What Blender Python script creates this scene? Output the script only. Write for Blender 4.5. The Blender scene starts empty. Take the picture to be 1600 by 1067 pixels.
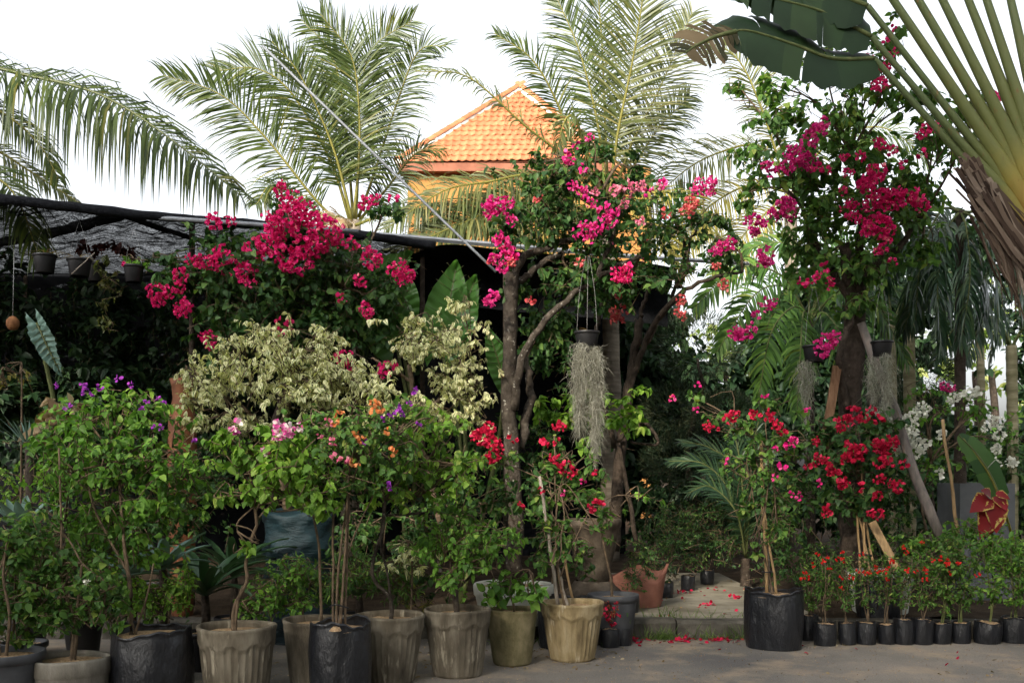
import bpy, math
import numpy as np
from mathutils import Vector, Euler
R = math.radians
rng = np.random.default_rng(7)
sc = bpy.context.scene
COL = sc.collection

# ------------------------------------------------------------------ camera
FPX, HY, CH = 1600.0, 740.0, 1.51          # focal length in photo pixels, horizon row, eye height
cam = bpy.data.cameras.new('camera'); camo = bpy.data.objects.new('camera', cam); COL.objects.link(camo)
cam.sensor_width = 36; cam.lens = 36.0 * FPX / 1600
cam.shift_y = (HY - 533.5) / 1600
cam.clip_end = 2000
camo.location = (0, 0, CH); camo.rotation_euler = (R(90), 0, 0)
sc.camera = camo

# ------------------------------------------------------------------ world, sun, exposure
SUN_EL, SUN_AZ = R(27), R(205)             # azimuth measured from +Y clockwise (behind the camera, to the left)
w = bpy.data.worlds.new('World'); sc.world = w; w.use_nodes = True
nt = w.node_tree; nt.nodes.clear()
sky = nt.nodes.new('ShaderNodeTexSky'); sky.sky_type = 'NISHITA'; sky.sun_disc = False
sky.sun_elevation = SUN_EL; sky.sun_rotation = SUN_AZ
sky.air_density = 1.0; sky.dust_density = 6.0; sky.ozone_density = 1.0; sky.altitude = 0
hs = nt.nodes.new('ShaderNodeHueSaturation'); hs.inputs['Saturation'].default_value = 0.22
bg = nt.nodes.new('ShaderNodeBackground'); bg.inputs['Strength'].default_value = 0.15
wo = nt.nodes.new('ShaderNodeOutputWorld')
nt.links.new(sky.outputs[0], hs.inputs['Color']); nt.links.new(hs.outputs[0], bg.inputs['Color']); nt.links.new(bg.outputs[0], wo.inputs[0])
sl = bpy.data.lights.new('sun', 'SUN'); sl.energy = 2.0; sl.angle = R(4); sl.color = (1.0, 0.88, 0.70)
so = bpy.data.objects.new('sun', sl); COL.objects.link(so)
sd = Vector((math.sin(SUN_AZ) * math.cos(SUN_EL), math.cos(SUN_AZ) * math.cos(SUN_EL), math.sin(SUN_EL)))
so.rotation_euler = (-sd).to_track_quat('-Z', 'Y').to_euler(); so.location = (0, -10, 20)
sc.view_settings.view_transform = 'Standard'; sc.view_settings.look = 'None'
sc.view_settings.exposure = 1.55; sc.view_settings.gamma = 1
sc.render.engine = 'CYCLES'
sc.cycles.use_denoising = True
sc.cycles.max_bounces = 6; sc.cycles.transparent_max_bounces = 12; sc.cycles.diffuse_bounces = 3
sc.cycles.transmission_bounces = 3; sc.cycles.glossy_bounces = 2

# ------------------------------------------------------------------ helpers
def P(px, py, d): return np.array([(px - 800.0) / FPX * d, d, CH - (py - HY) / FPX * d])
def PX(d): return d / FPX                                   # metres per photo pixel at depth d
def unit(a):
    a = np.asarray(a, float); return a / np.maximum(np.linalg.norm(a, axis=-1, keepdims=True), 1e-9)
UP = np.array([0, 0, 1.0])

class G:
    """collects vertices, quads, triangles and a uv per vertex"""
    def __init__(s): s.v = []; s.q = []; s.t = []; s.u = []; s.n = 0
    def add(s, V, Q=None, T=None, U=None):
        V = np.asarray(V, float).reshape(-1, 3)
        if Q is not None and len(Q): s.q.append(np.asarray(Q, int).reshape(-1, 4) + s.n)
        if T is not None and len(T): s.t.append(np.asarray(T, int).reshape(-1, 3) + s.n)
        s.v.append(V); s.u.append(np.zeros((len(V), 2)) if U is None else np.asarray(U, float).reshape(-1, 2)); s.n += len(V)
        return s
    def tube(s, pts, rad, n=6, jit=0.0):
        pts = np.asarray(pts, float); k = len(pts); rad = np.broadcast_to(np.asarray(rad, float), (k,)) if np.ndim(rad) else np.full(k, rad)
        T = unit(np.gradient(pts, axis=0)); ref = np.array([0.3, 1, 0.1]) if abs(T[0][2]) > .8 else UP
        A = unit(np.cross(T, ref)); B = np.cross(T, A)
        th = np.arange(n) * 2 * math.pi / n
        rr = rad[:, None] * (1 + (jit * rng.normal(size=(k, n)) if jit else 0))
        V = pts[:, None, :] + rr[..., None] * (np.cos(th)[None, :, None] * A[:, None] + np.sin(th)[None, :, None] * B[:, None])
        i = np.arange(k - 1)[:, None] * n; j = np.arange(n)[None]; j2 = (j + 1) % n
        Q = np.stack([i + j, i + j2, i + n + j2, i + n + j], -1).reshape(-1, 4)
        U = np.stack(np.broadcast_arrays((th / 6.283)[None, :], np.linspace(0, 1, k)[:, None]), -1)
        V = V.reshape(-1, 3); b = len(V)
        V = np.concatenate([V, pts[:1], pts[-1:]]); U = np.concatenate([U.reshape(-1, 2), [[0, 0], [0, 1]]])
        jj = np.arange(n); Tt = np.concatenate([np.stack([np.full(n, b), (jj + 1) % n, jj], -1),
                                                np.stack([np.full(n, b + 1), (k - 1) * n + jj, (k - 1) * n + (jj + 1) % n], -1)])
        return s.add(V, Q, Tt, U)
    def lathe(s, c, prof, n=40, fn=None):
        """prof rows (radius, z); fn(theta, index, r, z) -> (r, z) shapes the wall"""
        prof = np.asarray(prof, float); th = np.arange(n) * 2 * math.pi / n
        r = np.repeat(prof[:, :1], n, 1); z = np.repeat(prof[:, 1:], n, 1)
        if fn: r, z = fn(th[None, :], np.arange(len(prof))[:, None], r, z)
        V = np.stack([c[0] + r * np.cos(th), c[1] + r * np.sin(th), c[2] + z], -1).reshape(-1, 3)
        i = np.arange(len(prof) - 1)[:, None] * n; j = np.arange(n)[None]; j2 = (j + 1) % n
        return s.add(V, np.stack([i + j, i + j2, i + n + j2, i + n + j], -1).reshape(-1, 4))
    def box(s, lo, hi, rz=0, piv=None):
        x0, y0, z0 = lo; x1, y1, z1 = hi
        V = np.array([[x0,y0,z0],[x1,y0,z0],[x1,y1,z0],[x0,y1,z0],[x0,y0,z1],[x1,y0,z1],[x1,y1,z1],[x0,y1,z1]], float)
        if rz:
            p = np.array(piv if piv is not None else (V[0] + V[6]) / 2); d = V - p; c, sn = math.cos(rz), math.sin(rz)
            V = p + np.stack([d[:,0]*c - d[:,1]*sn, d[:,0]*sn + d[:,1]*c, d[:,2]], -1)
        return s.add(V, [[0,3,2,1],[4,5,6,7],[0,1,5,4],[1,2,6,5],[2,3,7,6],[3,0,4,7]])
    def disc(s, c, r, n=28, rings=5, bump=0.012, dome=0.02):
        V = [[c[0], c[1], c[2] + dome]]
        for k in range(1, rings + 1):
            th = np.arange(n) * 2 * math.pi / n; q = r * k / rings
            z = c[2] + dome * (1 - (k / rings) ** 2) + bump * rng.normal(size=n) * (0.7 if k < rings else 0.2)
            V += list(np.stack([c[0] + q * np.cos(th), c[1] + q * np.sin(th), z], -1))
        j = np.arange(n); T = np.stack([np.zeros(n, int), 1 + j, 1 + (j + 1) % n], -1); Q = []
        for k in range(rings - 1):
            a = 1 + k * n; Q.append(np.stack([a + j, a + n + j, a + n + (j + 1) % n, a + (j + 1) % n], -1))
        return s.add(V, np.concatenate(Q), T)
    def leaves(s, pos, ax, nr, L, W, shape='ovate', fold=.25, curl=.25):
        pos = np.asarray(pos, float); N = len(pos)
        if not N: return s
        ax = unit(ax); nr = np.asarray(nr, float); nr = unit(nr - (nr * ax).sum(-1, keepdims=True) * ax); sd_ = np.cross(nr, ax)
        L = np.broadcast_to(L, (N,)); W = np.broadcast_to(W, (N,))
        if shape == 'ovate':
            t = np.array([[0,0],[.34,0],[.68,0],[1,0],[.10,.34],[.36,.5],[.70,.33],[.10,-.34],[.36,-.5],[.70,-.33]])
            Q = [[0,1,5,4],[1,2,6,5],[1,0,7,8],[2,1,8,9]]; T = [[2,3,6],[3,2,9]]
        elif shape == 'bract':
            t = np.array([[0,0],[.5,0],[1,0],[.35,.5],[.8,.36],[.35,-.5],[.8,-.36]])
            Q = [[0,1,4,3],[1,0,5,6]]; T = [[1,2,4],[2,1,6]]
        elif shape == 'long':
            t = np.array([[0,0],[.4,0],[1,0],[.2,.4],[.6,.42],[.2,-.4],[.6,-.42]])
            Q = [[0,1,4,3],[1,0,5,6]]; T = [[1,2,4],[2,1,6]]
        else:
            t = np.array([[0,0],[1,0],[.45,.5],[.45,-.5]]); Q = []; T = [[0,1,2],[1,0,3]]
        m = len(t); u = t[:, 0]; v = t[:, 1]
        wv = fold * np.abs(v)[None, :] * W[:, None] - (curl * (u ** 2))[None, :] * L[:, None] * (0.5 + rng.random((N, 1)))
        V = pos[:, None] + (u[None, :] * L[:, None])[..., None] * ax[:, None] + (v[None, :] * W[:, None])[..., None] * sd_[:, None] + wv[..., None] * nr[:, None]
        off = (np.arange(N) * m)[:, None, None]
        U = np.broadcast_to(np.stack([u, np.where(np.abs(v) > 0, 1.0, 0.0)], -1)[None], (N, m, 2))
        return s.add(V, (np.array(Q)[None] + off).reshape(-1, 4) if len(Q) else None, (np.array(T)[None] + off).reshape(-1, 3), U)
    def mesh(s, name, off=(0, 0, 0), smooth=True):
        V = np.concatenate(s.v) - np.asarray(off); q = np.concatenate(s.q) if s.q else np.zeros((0, 4), int); t = np.concatenate(s.t) if s.t else np.zeros((0, 3), int)
        me = bpy.data.meshes.new(name); li = np.concatenate([q.ravel(), t.ravel()]).astype(np.int32)
        me.vertices.add(len(V)); me.vertices.foreach_set('co', V.astype(np.float32).ravel())
        me.loops.add(len(li)); me.loops.foreach_set('vertex_index', li)
        me.polygons.add(len(q) + len(t))
        ls = np.concatenate([np.arange(len(q)) * 4, len(q) * 4 + np.arange(len(t)) * 3]).astype(np.int32)
        me.polygons.foreach_set('loop_start', ls)
        me.polygons.foreach_set('use_smooth', np.full(len(ls), smooth))
        uv = me.uv_layers.new(name='uv'); uv.data.foreach_set('uv', np.concatenate(s.u)[li].astype(np.float32).ravel())
        me.update(calc_edges=True); return me
    def build(s, name, mat, parent=None, smooth=True, kind=None, org=None):
        off = WL.get(parent.name, np.zeros(3)) if parent else np.asarray(org if org is not None else np.zeros(3))
        me = s.mesh(name, off, smooth); me.materials.append(mat)
        o = bpy.data.objects.new(name, me); COL.objects.link(o)
        if parent: o.parent = parent
        else: o.location = off
        WL[o.name] = np.asarray(off, float)
        if kind: o['kind'] = kind
        return o
WL = {}
SOIL = [None]
def thing(name, label, cat, loc, group=None):
    SOIL[0] = None
    o = bpy.data.objects.new(name, None); COL.objects.link(o); o.empty_display_size = .1
    o.location = loc; WL[o.name] = np.asarray(loc, float); o['label'] = label; o['category'] = cat
    if group: o['group'] = group
    return o
def tag(o, label, cat, group=None):
    o['label'] = label; o['category'] = cat
    if group: o['group'] = group
    return o
def place(name, me, parent, pos, rot=(0, 0, 0), scale=1.0):
    o = bpy.data.objects.new(name, me); COL.objects.link(o); o.parent = parent
    o.location = np.asarray(pos) - WL[parent.name]; o.rotation_euler = rot; o.scale = (scale,) * 3 if np.ndim(scale) == 0 else scale
    WL[o.name] = np.asarray(pos, float)
    return o
def curve(pts, k=14):
    """Catmull-Rom through control points"""
    p = np.asarray(pts, float); p = np.concatenate([[2 * p[0] - p[1]], p, [2 * p[-1] - p[-2]]]); n = len(p) - 3; out = []
    for s_ in range(n):
        a, b, c, d = p[s_:s_ + 4]; kk = max(2, int(round(k / n)))
        for t in np.linspace(0, 1, kk, endpoint=(s_ == n - 1)):
            out.append(.5 * (2*b + (c - a)*t + (2*a - 5*b + 4*c - d)*t*t + (3*b - a - 3*c + d)*t**3))
    return np.array(out)

# ------------------------------------------------------------------ materials
def new_mat(name):
    m = bpy.data.materials.new(name); m.use_nodes = True; n = m.node_tree; n.nodes.clear()
    o = n.nodes.new('ShaderNodeOutputMaterial'); return m, n, o
def ramp(n, src, stops):
    r = n.nodes.new('ShaderNodeValToRGB'); e = r.color_ramp.elements
    while len(e) < len(stops): e.new(.5)
    for x, (p, c) in zip(e, stops): x.position = p; x.color = (*c, 1)
    n.links.new(src, r.inputs[0]); return r.outputs[0]
def noise(n, scale, detail=4, rough=.6, coord='Object', vec=None, sc3=None):
    t = n.nodes.new('ShaderNodeTexNoise'); t.inputs['Scale'].default_value = scale; t.inputs['Detail'].default_value = detail; t.inputs['Roughness'].default_value = rough
    if vec is None:
        tc = n.nodes.new('ShaderNodeTexCoord'); oi = n.nodes.new('ShaderNodeObjectInfo'); ml = n.nodes.new('ShaderNodeMath'); ml.operation = 'MULTIPLY'; ml.inputs[1].default_value = 53.0
        n.links.new(oi.outputs['Random'], ml.inputs[0]); va = n.nodes.new('ShaderNodeVectorMath'); n.links.new(tc.outputs[coord], va.inputs[0]); n.links.new(ml.outputs[0], va.inputs[1]); vec = va.outputs[0]
    if sc3: mp = n.nodes.new('ShaderNodeMapping'); mp.inputs['Scale'].default_value = sc3; n.links.new(vec, mp.inputs[0]); vec = mp.outputs[0]
    n.links.new(vec, t.inputs[0]); return t.outputs[0]
def mix(n, f, a, b, mode='MIX'):
    x = n.nodes.new('ShaderNodeMix'); x.data_type = 'RGBA'; x.blend_type = mode
    for i, v in ((0, f), (6, a), (7, b)):
        if hasattr(v, 'links'): n.links.new(v, x.inputs[i])
        else: x.inputs[i].default_value = v if i == 0 else (*v, 1)
    return x.outputs[2]
def bsdf(n, col, rough=.6, spec=.3, bump=None, bstr=.3, bdist=.01):
    b = n.nodes.new('ShaderNodeBsdfPrincipled')
    if hasattr(col, 'links'): n.links.new(col, b.inputs['Base Color'])
    else: b.inputs['Base Color'].default_value = (*col, 1)
    b.inputs['Roughness'].default_value = rough; b.inputs['Specular IOR Level'].default_value = spec
    if bump is not None:
        u = n.nodes.new('ShaderNodeBump'); u.inputs['Strength'].default_value = bstr; u.inputs['Distance'].default_value = bdist
        n.links.new(bump, u.inputs['Height']); n.links.new(u.outputs[0], b.inputs['Normal'])
    return b
def leaf_mat(name, stops, trans=.3, rough=.5, spec=.22, edge=None, tcol=1.6, vein=None):
    m, n, o = new_mat(name); g = n.nodes.new('ShaderNodeNewGeometry')
    c = ramp(n, g.outputs['Random Per Island'], stops)
    if edge or vein:
        uvn = n.nodes.new('ShaderNodeUVMap'); sp = n.nodes.new('ShaderNodeSeparateXYZ'); n.links.new(uvn.outputs[0], sp.inputs[0])
    if edge:                                                # cream margin round a green middle
        ns = noise(n, 45, 2)
        ad = n.nodes.new('ShaderNodeMath'); ad.operation = 'MULTIPLY_ADD'; n.links.new(ns, ad.inputs[0]); ad.inputs[1].default_value = 1.0; n.links.new(sp.outputs[1], ad.inputs[2])
        f = n.nodes.new('ShaderNodeMapRange'); n.links.new(ad.outputs[0], f.inputs[0]); f.inputs[1].default_value = edge[0]; f.inputs[2].default_value = edge[0] + .14
        c = mix(n, f.outputs[0], c, edge[1])
    if vein:
        wv = n.nodes.new('ShaderNodeTexWave'); wv.inputs['Scale'].default_value = vein[0]; wv.inputs['Distortion'].default_value = 0.4
        n.links.new(uvn.outputs[0], wv.inputs[0]); f = n.nodes.new('ShaderNodeMapRange'); n.links.new(wv.outputs[1], f.inputs[0]); f.inputs[1].default_value = .86; f.inputs[2].default_value = 1
        c = mix(n, f.outputs[0], c, vein[1])
    nl = noise(n, 2.2, 3); mr = n.nodes.new('ShaderNodeMapRange'); n.links.new(nl, mr.inputs[0]); mr.inputs[1].default_value = .3; mr.inputs[2].default_value = .7; mr.inputs[3].default_value = .78; mr.inputs[4].default_value = 1.2
    hv = n.nodes.new('ShaderNodeHueSaturation'); n.links.new(c, hv.inputs['Color']); n.links.new(mr.outputs[0], hv.inputs['Value']); c = hv.outputs[0]
    b = bsdf(n, c, rough, spec); t = n.nodes.new('ShaderNodeBsdfTranslucent')
    tc = mix(n, 1.0, c, (tcol, tcol * 1.08, tcol * .55), 'MULTIPLY'); n.links.new(tc, t.inputs[0])
    x = n.nodes.new('ShaderNodeMixShader'); x.inputs[0].default_value = trans
    n.links.new(b.outputs[0], x.inputs[1]); n.links.new(t.outputs[0], x.inputs[2]); n.links.new(x.outputs[0], o.inputs[0]); return m
def petal_mat(name, stops, trans=.35):
    m, n, o = new_mat(name); g = n.nodes.new('ShaderNodeNewGeometry'); c = ramp(n, g.outputs['Random Per Island'], stops)
    b = bsdf(n, c, .6, .15); t = n.nodes.new('ShaderNodeBsdfTranslucent'); n.links.new(c, t.inputs[0])
    x = n.nodes.new('ShaderNodeMixShader'); x.inputs[0].default_value = trans
    n.links.new(b.outputs[0], x.inputs[1]); n.links.new(t.outputs[0], x.inputs[2]); n.links.new(x.outputs[0], o.inputs[0]); return m
def solid(name, stops, scale=6, rough=.8, spec=.2, bscale=40, bstr=.5, bdist=.01, sc3=None, detail=5, extra=None):
    m, n, o = new_mat(name); c = ramp(n, noise(n, scale, detail, .62, sc3=sc3), stops)
    if extra: c = mix(n, ramp(n, noise(n, extra[0], 4, .6, sc3=extra[3] if len(extra) > 3 else None), [(extra[1], (0, 0, 0)), (extra[1] + .15, (1, 1, 1))]), c, extra[2])
    b = bsdf(n, c, rough, spec, noise(n, bscale, 5, .65, sc3=sc3), bstr, bdist); n.links.new(b.outputs[0], o.inputs[0]); return m

M = {}
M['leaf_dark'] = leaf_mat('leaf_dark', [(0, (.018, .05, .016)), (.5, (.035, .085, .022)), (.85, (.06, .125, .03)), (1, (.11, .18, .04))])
M['leaf_mid'] = leaf_mat('leaf_mid', [(0, (.035, .085, .022)), (.5, (.066, .145, .03)), (.9, (.12, .22, .042)), (1, (.22, .27, .06))], trans=.34)
M['leaf_fresh'] = leaf_mat('leaf_fresh', [(0, (.05, .12, .025)), (.5, (.09, .20, .03)), (.85, (.14, .28, .045)), (1, (.22, .34, .06))], trans=.38)
M['leaf_lime'] = leaf_mat('leaf_lime', [(0, (.07, .155, .025)), (.5, (.13, .25, .035)), (.9, (.20, .34, .05)), (1, (.32, .40, .09))], trans=.4)
M['leaf_var'] = leaf_mat('leaf_var', [(0, (.07, .13, .03)), (.5, (.12, .19, .05)), (.9, (.36, .36, .13)), (1, (.34, .22, .07))], edge=(.63, (.58, .57, .34)), trans=.3)
M['leaf_blue'] = leaf_mat('leaf_blue', [(0, (.05, .10, .08)), (.6, (.11, .18, .15)), (1, (.19, .27, .22))], trans=.12, rough=.4)
M['leaf_strap'] = leaf_mat('leaf_strap', [(0, (.012, .035, .02)), (.6, (.03, .07, .03)), (1, (.07, .11, .04))], trans=.15, rough=.35, spec=.5)
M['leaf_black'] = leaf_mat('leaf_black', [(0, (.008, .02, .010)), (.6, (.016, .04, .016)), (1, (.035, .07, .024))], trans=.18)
M['leaf_needle'] = leaf_mat('leaf_needle', [(0, (.012, .026, .014)), (.6, (.025, .045, .02)), (1, (.06, .065, .03))], trans=.1)
M['leaf_sun'] = leaf_mat('leaf_sun', [(0, (.10, .17, .04)), (.5, (.20, .27, .07)), (1, (.42, .44, .18))], trans=.45)  # sunlight on the far foliage is put into these pale tones
M['leaf_ear'] = leaf_mat('leaf_ear', [(0, (.05, .14, .035)), (1, (.08, .18, .04))], trans=.4, rough=.35, spec=.45)
M['leaf_banana'] = leaf_mat('leaf_banana', [(0, (.010, .024, .009)), (.6, (.018, .038, .013)), (1, (.03, .055, .018))], trans=.10, rough=.5)  # blades darkened in colour to look backlit
M['leaf_dry'] = leaf_mat('leaf_dry', [(0, (.16, .10, .05)), (.6, (.26, .19, .11)), (1, (.36, .30, .2))], trans=.2, rough=.8, spec=.1)
M['leaf_drygreen'] = leaf_mat('leaf_drygreen', [(0, (.03, .035, .018)), (.6, (.07, .055, .03)), (1, (.16, .12, .07))], trans=.12, rough=.8, spec=.1)
M['palm_green'] = leaf_mat('palm_green', [(0, (.026, .044, .012)), (.5, (.052, .080, .019)), (.9, (.09, .118, .027)), (1, (.17, .16, .045))], trans=.38, rough=.42, spec=.35)
M['palm_olive'] = leaf_mat('palm_olive', [(0, (.05, .065, .022)), (.5, (.09, .11, .035)), (.9, (.15, .155, .05)), (1, (.22, .19, .07))], trans=.35, rough=.4, spec=.4)
M['palm_yellow'] = leaf_mat('palm_yellow', [(0, (.11, .12, .03)), (.5, (.19, .18, .045)), (1, (.30, .25, .06))], trans=.4)
M['leaf_redgrn'] = leaf_mat('leaf_redgrn', [(0, (.10, .008, .010)), (.7, (.20, .014, .016)), (1, (.24, .04, .02))], edge=(1.3, (.42, .34, .08)), trans=.25)
M['leaf_maroon'] = leaf_mat('leaf_maroon', [(0, (.02, .006, .006)), (1, (.06, .014, .012))], trans=.2)
M['moss'] = leaf_mat('moss', [(0, (.12, .118, .10)), (.6, (.24, .237, .20)), (1, (.36, .355, .31))], trans=.2, rough=.9, spec=.05)
M['grass'] = leaf_mat('grass', [(0, (.06, .12, .03)), (1, (.16, .24, .06))], trans=.35)
M['pet_pink'] = petal_mat('pet_pink', [(0, (.50, .008, .10)), (.5, (.72, .018, .17)), (.9, (.85, .06, .26)), (1, (.9, .45, .4))])
M['pet_magenta'] = petal_mat('pet_magenta', [(0, (.48, .008, .15)), (.5, (.70, .03, .25)), (1, (.82, .13, .36))])
M['pet_salmon'] = petal_mat('pet_salmon', [(0, (.52, .045, .06)), (.5, (.66, .12, .13)), (1, (.74, .28, .25))])
M['pet_rose'] = petal_mat('pet_rose', [(0, (.60, .10, .22)), (.5, (.74, .20, .33)), (1, (.82, .40, .45))])
M['pet_red'] = petal_mat('pet_red', [(0, (.30, .004, .025)), (.5, (.50, .01, .05)), (1, (.65, .04, .11))])
M['pet_scarlet'] = petal_mat('pet_scarlet', [(0, (.45, .01, .01)), (1, (.72, .04, .03))])
M['pet_white'] = petal_mat('pet_white', [(0, (.60, .62, .50)), (.5, (.78, .78, .70)), (1, (.85, .84, .78))])
M['pet_purple'] = petal_mat('pet_purple', [(0, (.25, .03, .38)), (1, (.45, .08, .50))])
M['pet_orange'] = petal_mat('pet_orange', [(0, (.66, .20, .06)), (1, (.80, .38, .16))])
M['pet_pinkwhite'] = petal_mat('pet_pinkwhite', [(0, (.66, .06, .34)), (.45, (.78, .25, .52)), (.7, (.85, .70, .72)), (1, (.85, .80, .78))])
M['bark'] = solid('bark', [(.3, (.022, .018, .014)), (.55, (.058, .048, .039)), (.75, (.12, .105, .085))], 14, .9, .1, 45, .9, .02, extra=(22, .62, (.45, .43, .38)))
M['bark_dark'] = solid('bark_dark', [(.3, (.022, .018, .014)), (.6, (.06, .046, .036)), (.8, (.12, .095, .075))], 16, .9, .1, 45, .9, .02, extra=(26, .68, (.3, .28, .25)))
M['twig'] = solid('twig', [(.3, (.05, .038, .026)), (.7, (.16, .115, .075))], 18, .85, .1, 60, .6, .006)
M['stem_green'] = solid('stem_green', [(.3, (.05, .07, .02)), (.7, (.12, .13, .05))], 12, .7, .2, 60, .3, .004)
M['bamboo'] = solid('bamboo', [(.3, (.18, .12, .06)), (.7, (.36, .24, .12))], 8, .7, .25, 30, .4, .006, sc3=(6, 6, .6))
M['oldwood'] = solid('oldwood', [(.3, (.13, .11, .09)), (.7, (.36, .32, .27))], 10, .9, .1, 30, .8, .01, sc3=(8, 8, .5))
M['brownwood'] = solid('brownwood', [(.3, (.12, .065, .035)), (.7, (.26, .15, .09))], 10, .85, .15, 30, .7, .008, sc3=(8, 8, .5))
M['poleskin'] = solid('poleskin', [(.3, (.10, .09, .085)), (.6, (.20, .17, .15)), (.8, (.30, .18, .10))], 7, .8, .15, 25, .5, .008, sc3=(3, 3, .8))
M['cement'] = solid('cement', [(.28, (.045, .038, .028)), (.5, (.115, .098, .072)), (.72, (.22, .195, .15))], 5, .92, .1, 60, .6, .006, sc3=(1.6, 1.6, .45), extra=(9, .60, (.38, .34, .26), (2.2, 2.2, .35)))
M['cement_ochre'] = solid('cement_ochre', [(.28, (.10, .075, .04)), (.5, (.24, .185, .10)), (.72, (.36, .30, .19))], 6, .92, .1, 60, .6, .006, sc3=(1.6, 1.6, .45), extra=(8, .6, (.50, .45, .34), (2.2, 2.2, .4)))
M['cement_grey'] = solid('cement_grey', [(.28, (.10, .09, .075)), (.55, (.20, .185, .155)), (.75, (.32, .30, .26))], 5, .92, .1, 60, .6, .006, sc3=(1.4, 1.4, .6))
M['cement_moss'] = solid('cement_moss', [(.28, (.05, .05, .025)), (.5, (.12, .105, .055)), (.75, (.24, .20, .12))], 5, .92, .1, 60, .6, .006, sc3=(1.2, 1.2, .8))
M['cement_brown'] = solid('cement_brown', [(.28, (.03, .024, .018)), (.5, (.075, .06, .045)), (.75, (.16, .13, .10))], 6, .92, .1, 60, .7, .008)
M['cement_white'] = solid('cement_white', [(.28, (.34, .35, .31)), (.55, (.50, .51, .46)), (.8, (.62, .62, .57))], 4, .85, .15, 50, .4, .004)
M['bag'] = solid('bag', [(.3, (.007, .008, .010)), (.62, (.011, .012, .015)), (.9, (.035, .034, .033))], 9, .30, .5, 9, .9, .02, sc3=(1.6, 1.6, .7))
M['plastic'] = solid('plastic', [(.3, (.006, .006, .007)), (.7, (.014, .014, .016))], 5, .45, .4, 30, .1, .003)
M['plastic_grey'] = solid('plastic_grey', [(.3, (.035, .037, .042)), (.7, (.075, .078, .085))], 6, .6, .3, 30, .2, .003)
M['soil_husk'] = solid('soil_husk', [(.3, (.22, .13, .07)), (.5, (.38, .26, .15)), (.7, (.52, .39, .25))], 70, .95, .05, 90, 1, .015)
M['terracotta'] = solid('terracotta', [(.3, (.17, .07, .05)), (.7, (.29, .135, .10))], 6, .85, .15, 30, .3, .005)
M['jar'] = solid('jar', [(.3, (.11, .04, .018)), (.7, (.24, .09, .035))], 6, .6, .3, 30, .3, .005)
M['husk_brown'] = solid('husk_brown', [(.3, (.12, .05, .02)), (.7, (.24, .11, .045))], 12, .8, .2, 30, .5, .008)
M['metal'] = solid('metal', [(.3, (.10, .11, .125)), (.7, (.19, .205, .225))], 5, .5, .4, 30, .1, .002)
M['wire'] = solid('wire', [(.3, (.12, .12, .12)), (.7, (.26, .26, .26))], 5, .5, .4, 30, .1, .001)
M['tarp'] = solid('tarp', [(.3, (.005, .017, .023)), (.7, (.013, .036, .045))], 4, .5, .35, 8, .8, .03, sc3=(1, 1, 4))
M['panel'] = solid('panel', [(.3, (.07, .075, .08)), (.7, (.125, .13, .135))], 3, .75, .2, 30, .3, .005)
M['wall'] = solid('wall', [(.3, (.24, .11, .032)), (.7, (.31, .15, .045))], .7, .85, .15, 12, .2, .01)
M['fascia'] = solid('fascia', [(.3, (.13, .045, .025)), (.7, (.24, .09, .05))], 2, .7, .2, 12, .2, .01)
M['mortar'] = solid('mortar', [(.3, (.6, .55, .48)), (.7, (.75, .70, .62))], 5, .9, .1, 12, .4, .02)
M['soilground'] = solid('soilground', [(.3, (.025, .018, .012)), (.7, (.075, .055, .038))], 3, .95, .05, 30, 1, .03)
M['teal'] = solid('teal', [(.3, (.05, .25, .25)), (.7, (.10, .38, .36))], 9, .6, .3, 20, .3, .004)
def tile_mat():
    m, n, o = new_mat('roof_tile'); oi = n.nodes.new('ShaderNodeObjectInfo')
    c = ramp(n, oi.outputs['Random'], [(0, (.32, .095, .042)), (.5, (.40, .13, .058)), (1, (.46, .17, .08))])
    c = mix(n, .35, c, ramp(n, noise(n, 3, 4), [(.3, (.30, .085, .04)), (.7, (.46, .18, .085))]))
    b = bsdf(n, c, .75, .2, noise(n, 20, 4), .3, .01); n.links.new(b.outputs[0], o.inputs[0]); return m
M['tile'] = tile_mat()
def net_mat(name, lo, hi, sc3, rot=0, opq=.5):
    """woven shade cloth: threads too fine to build, so the gaps between them let light through in streaks"""
    m, n, o = new_mat(name); tc = n.nodes.new('ShaderNodeTexCoord')
    mp = n.nodes.new('ShaderNodeMapping'); mp.inputs['Rotation'].default_value = (0, 0, rot); n.links.new(tc.outputs['Object'], mp.inputs[0])
    a = noise(n, 5, 8, .8, vec=mp.outputs[0], sc3=sc3); f = n.nodes.new('ShaderNodeMapRange'); n.links.new(a, f.inputs[0])
    f.inputs[1].default_value = lo; f.inputs[2].default_value = hi; f.inputs[3].default_value = 0; f.inputs[4].default_value = opq
    b2 = noise(n, 60, 3, .7, vec=mp.outputs[0]); f2 = n.nodes.new('ShaderNodeMapRange'); n.links.new(b2, f2.inputs[0]); f2.inputs[1].default_value = .42; f2.inputs[2].default_value = .6
    mu = n.nodes.new('ShaderNodeMath'); mu.operation = 'MULTIPLY'; n.links.new(f.outputs[0], mu.inputs[0]); n.links.new(f2.outputs[0], mu.inputs[1])
    b = bsdf(n, (.004, .0045, .0055), .9, .05); t = n.nodes.new('ShaderNodeBsdfTransparent'); x = n.nodes.new('ShaderNodeMixShader')
    n.links.new(mu.outputs[0], x.inputs[0]); n.links.new(b.outputs[0], x.inputs[1]); n.links.new(t.outputs[0], x.inputs[2]); n.links.new(x.outputs[0], o.inputs[0]); return m
M['net'] = net_mat('net', .44, .66, (.5, 3.0, 1), .5, .62)
M['dark_net_fill'] = net_mat('dark_net_fill', .60, .72, (1, 1, 3), 0, .3)
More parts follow.
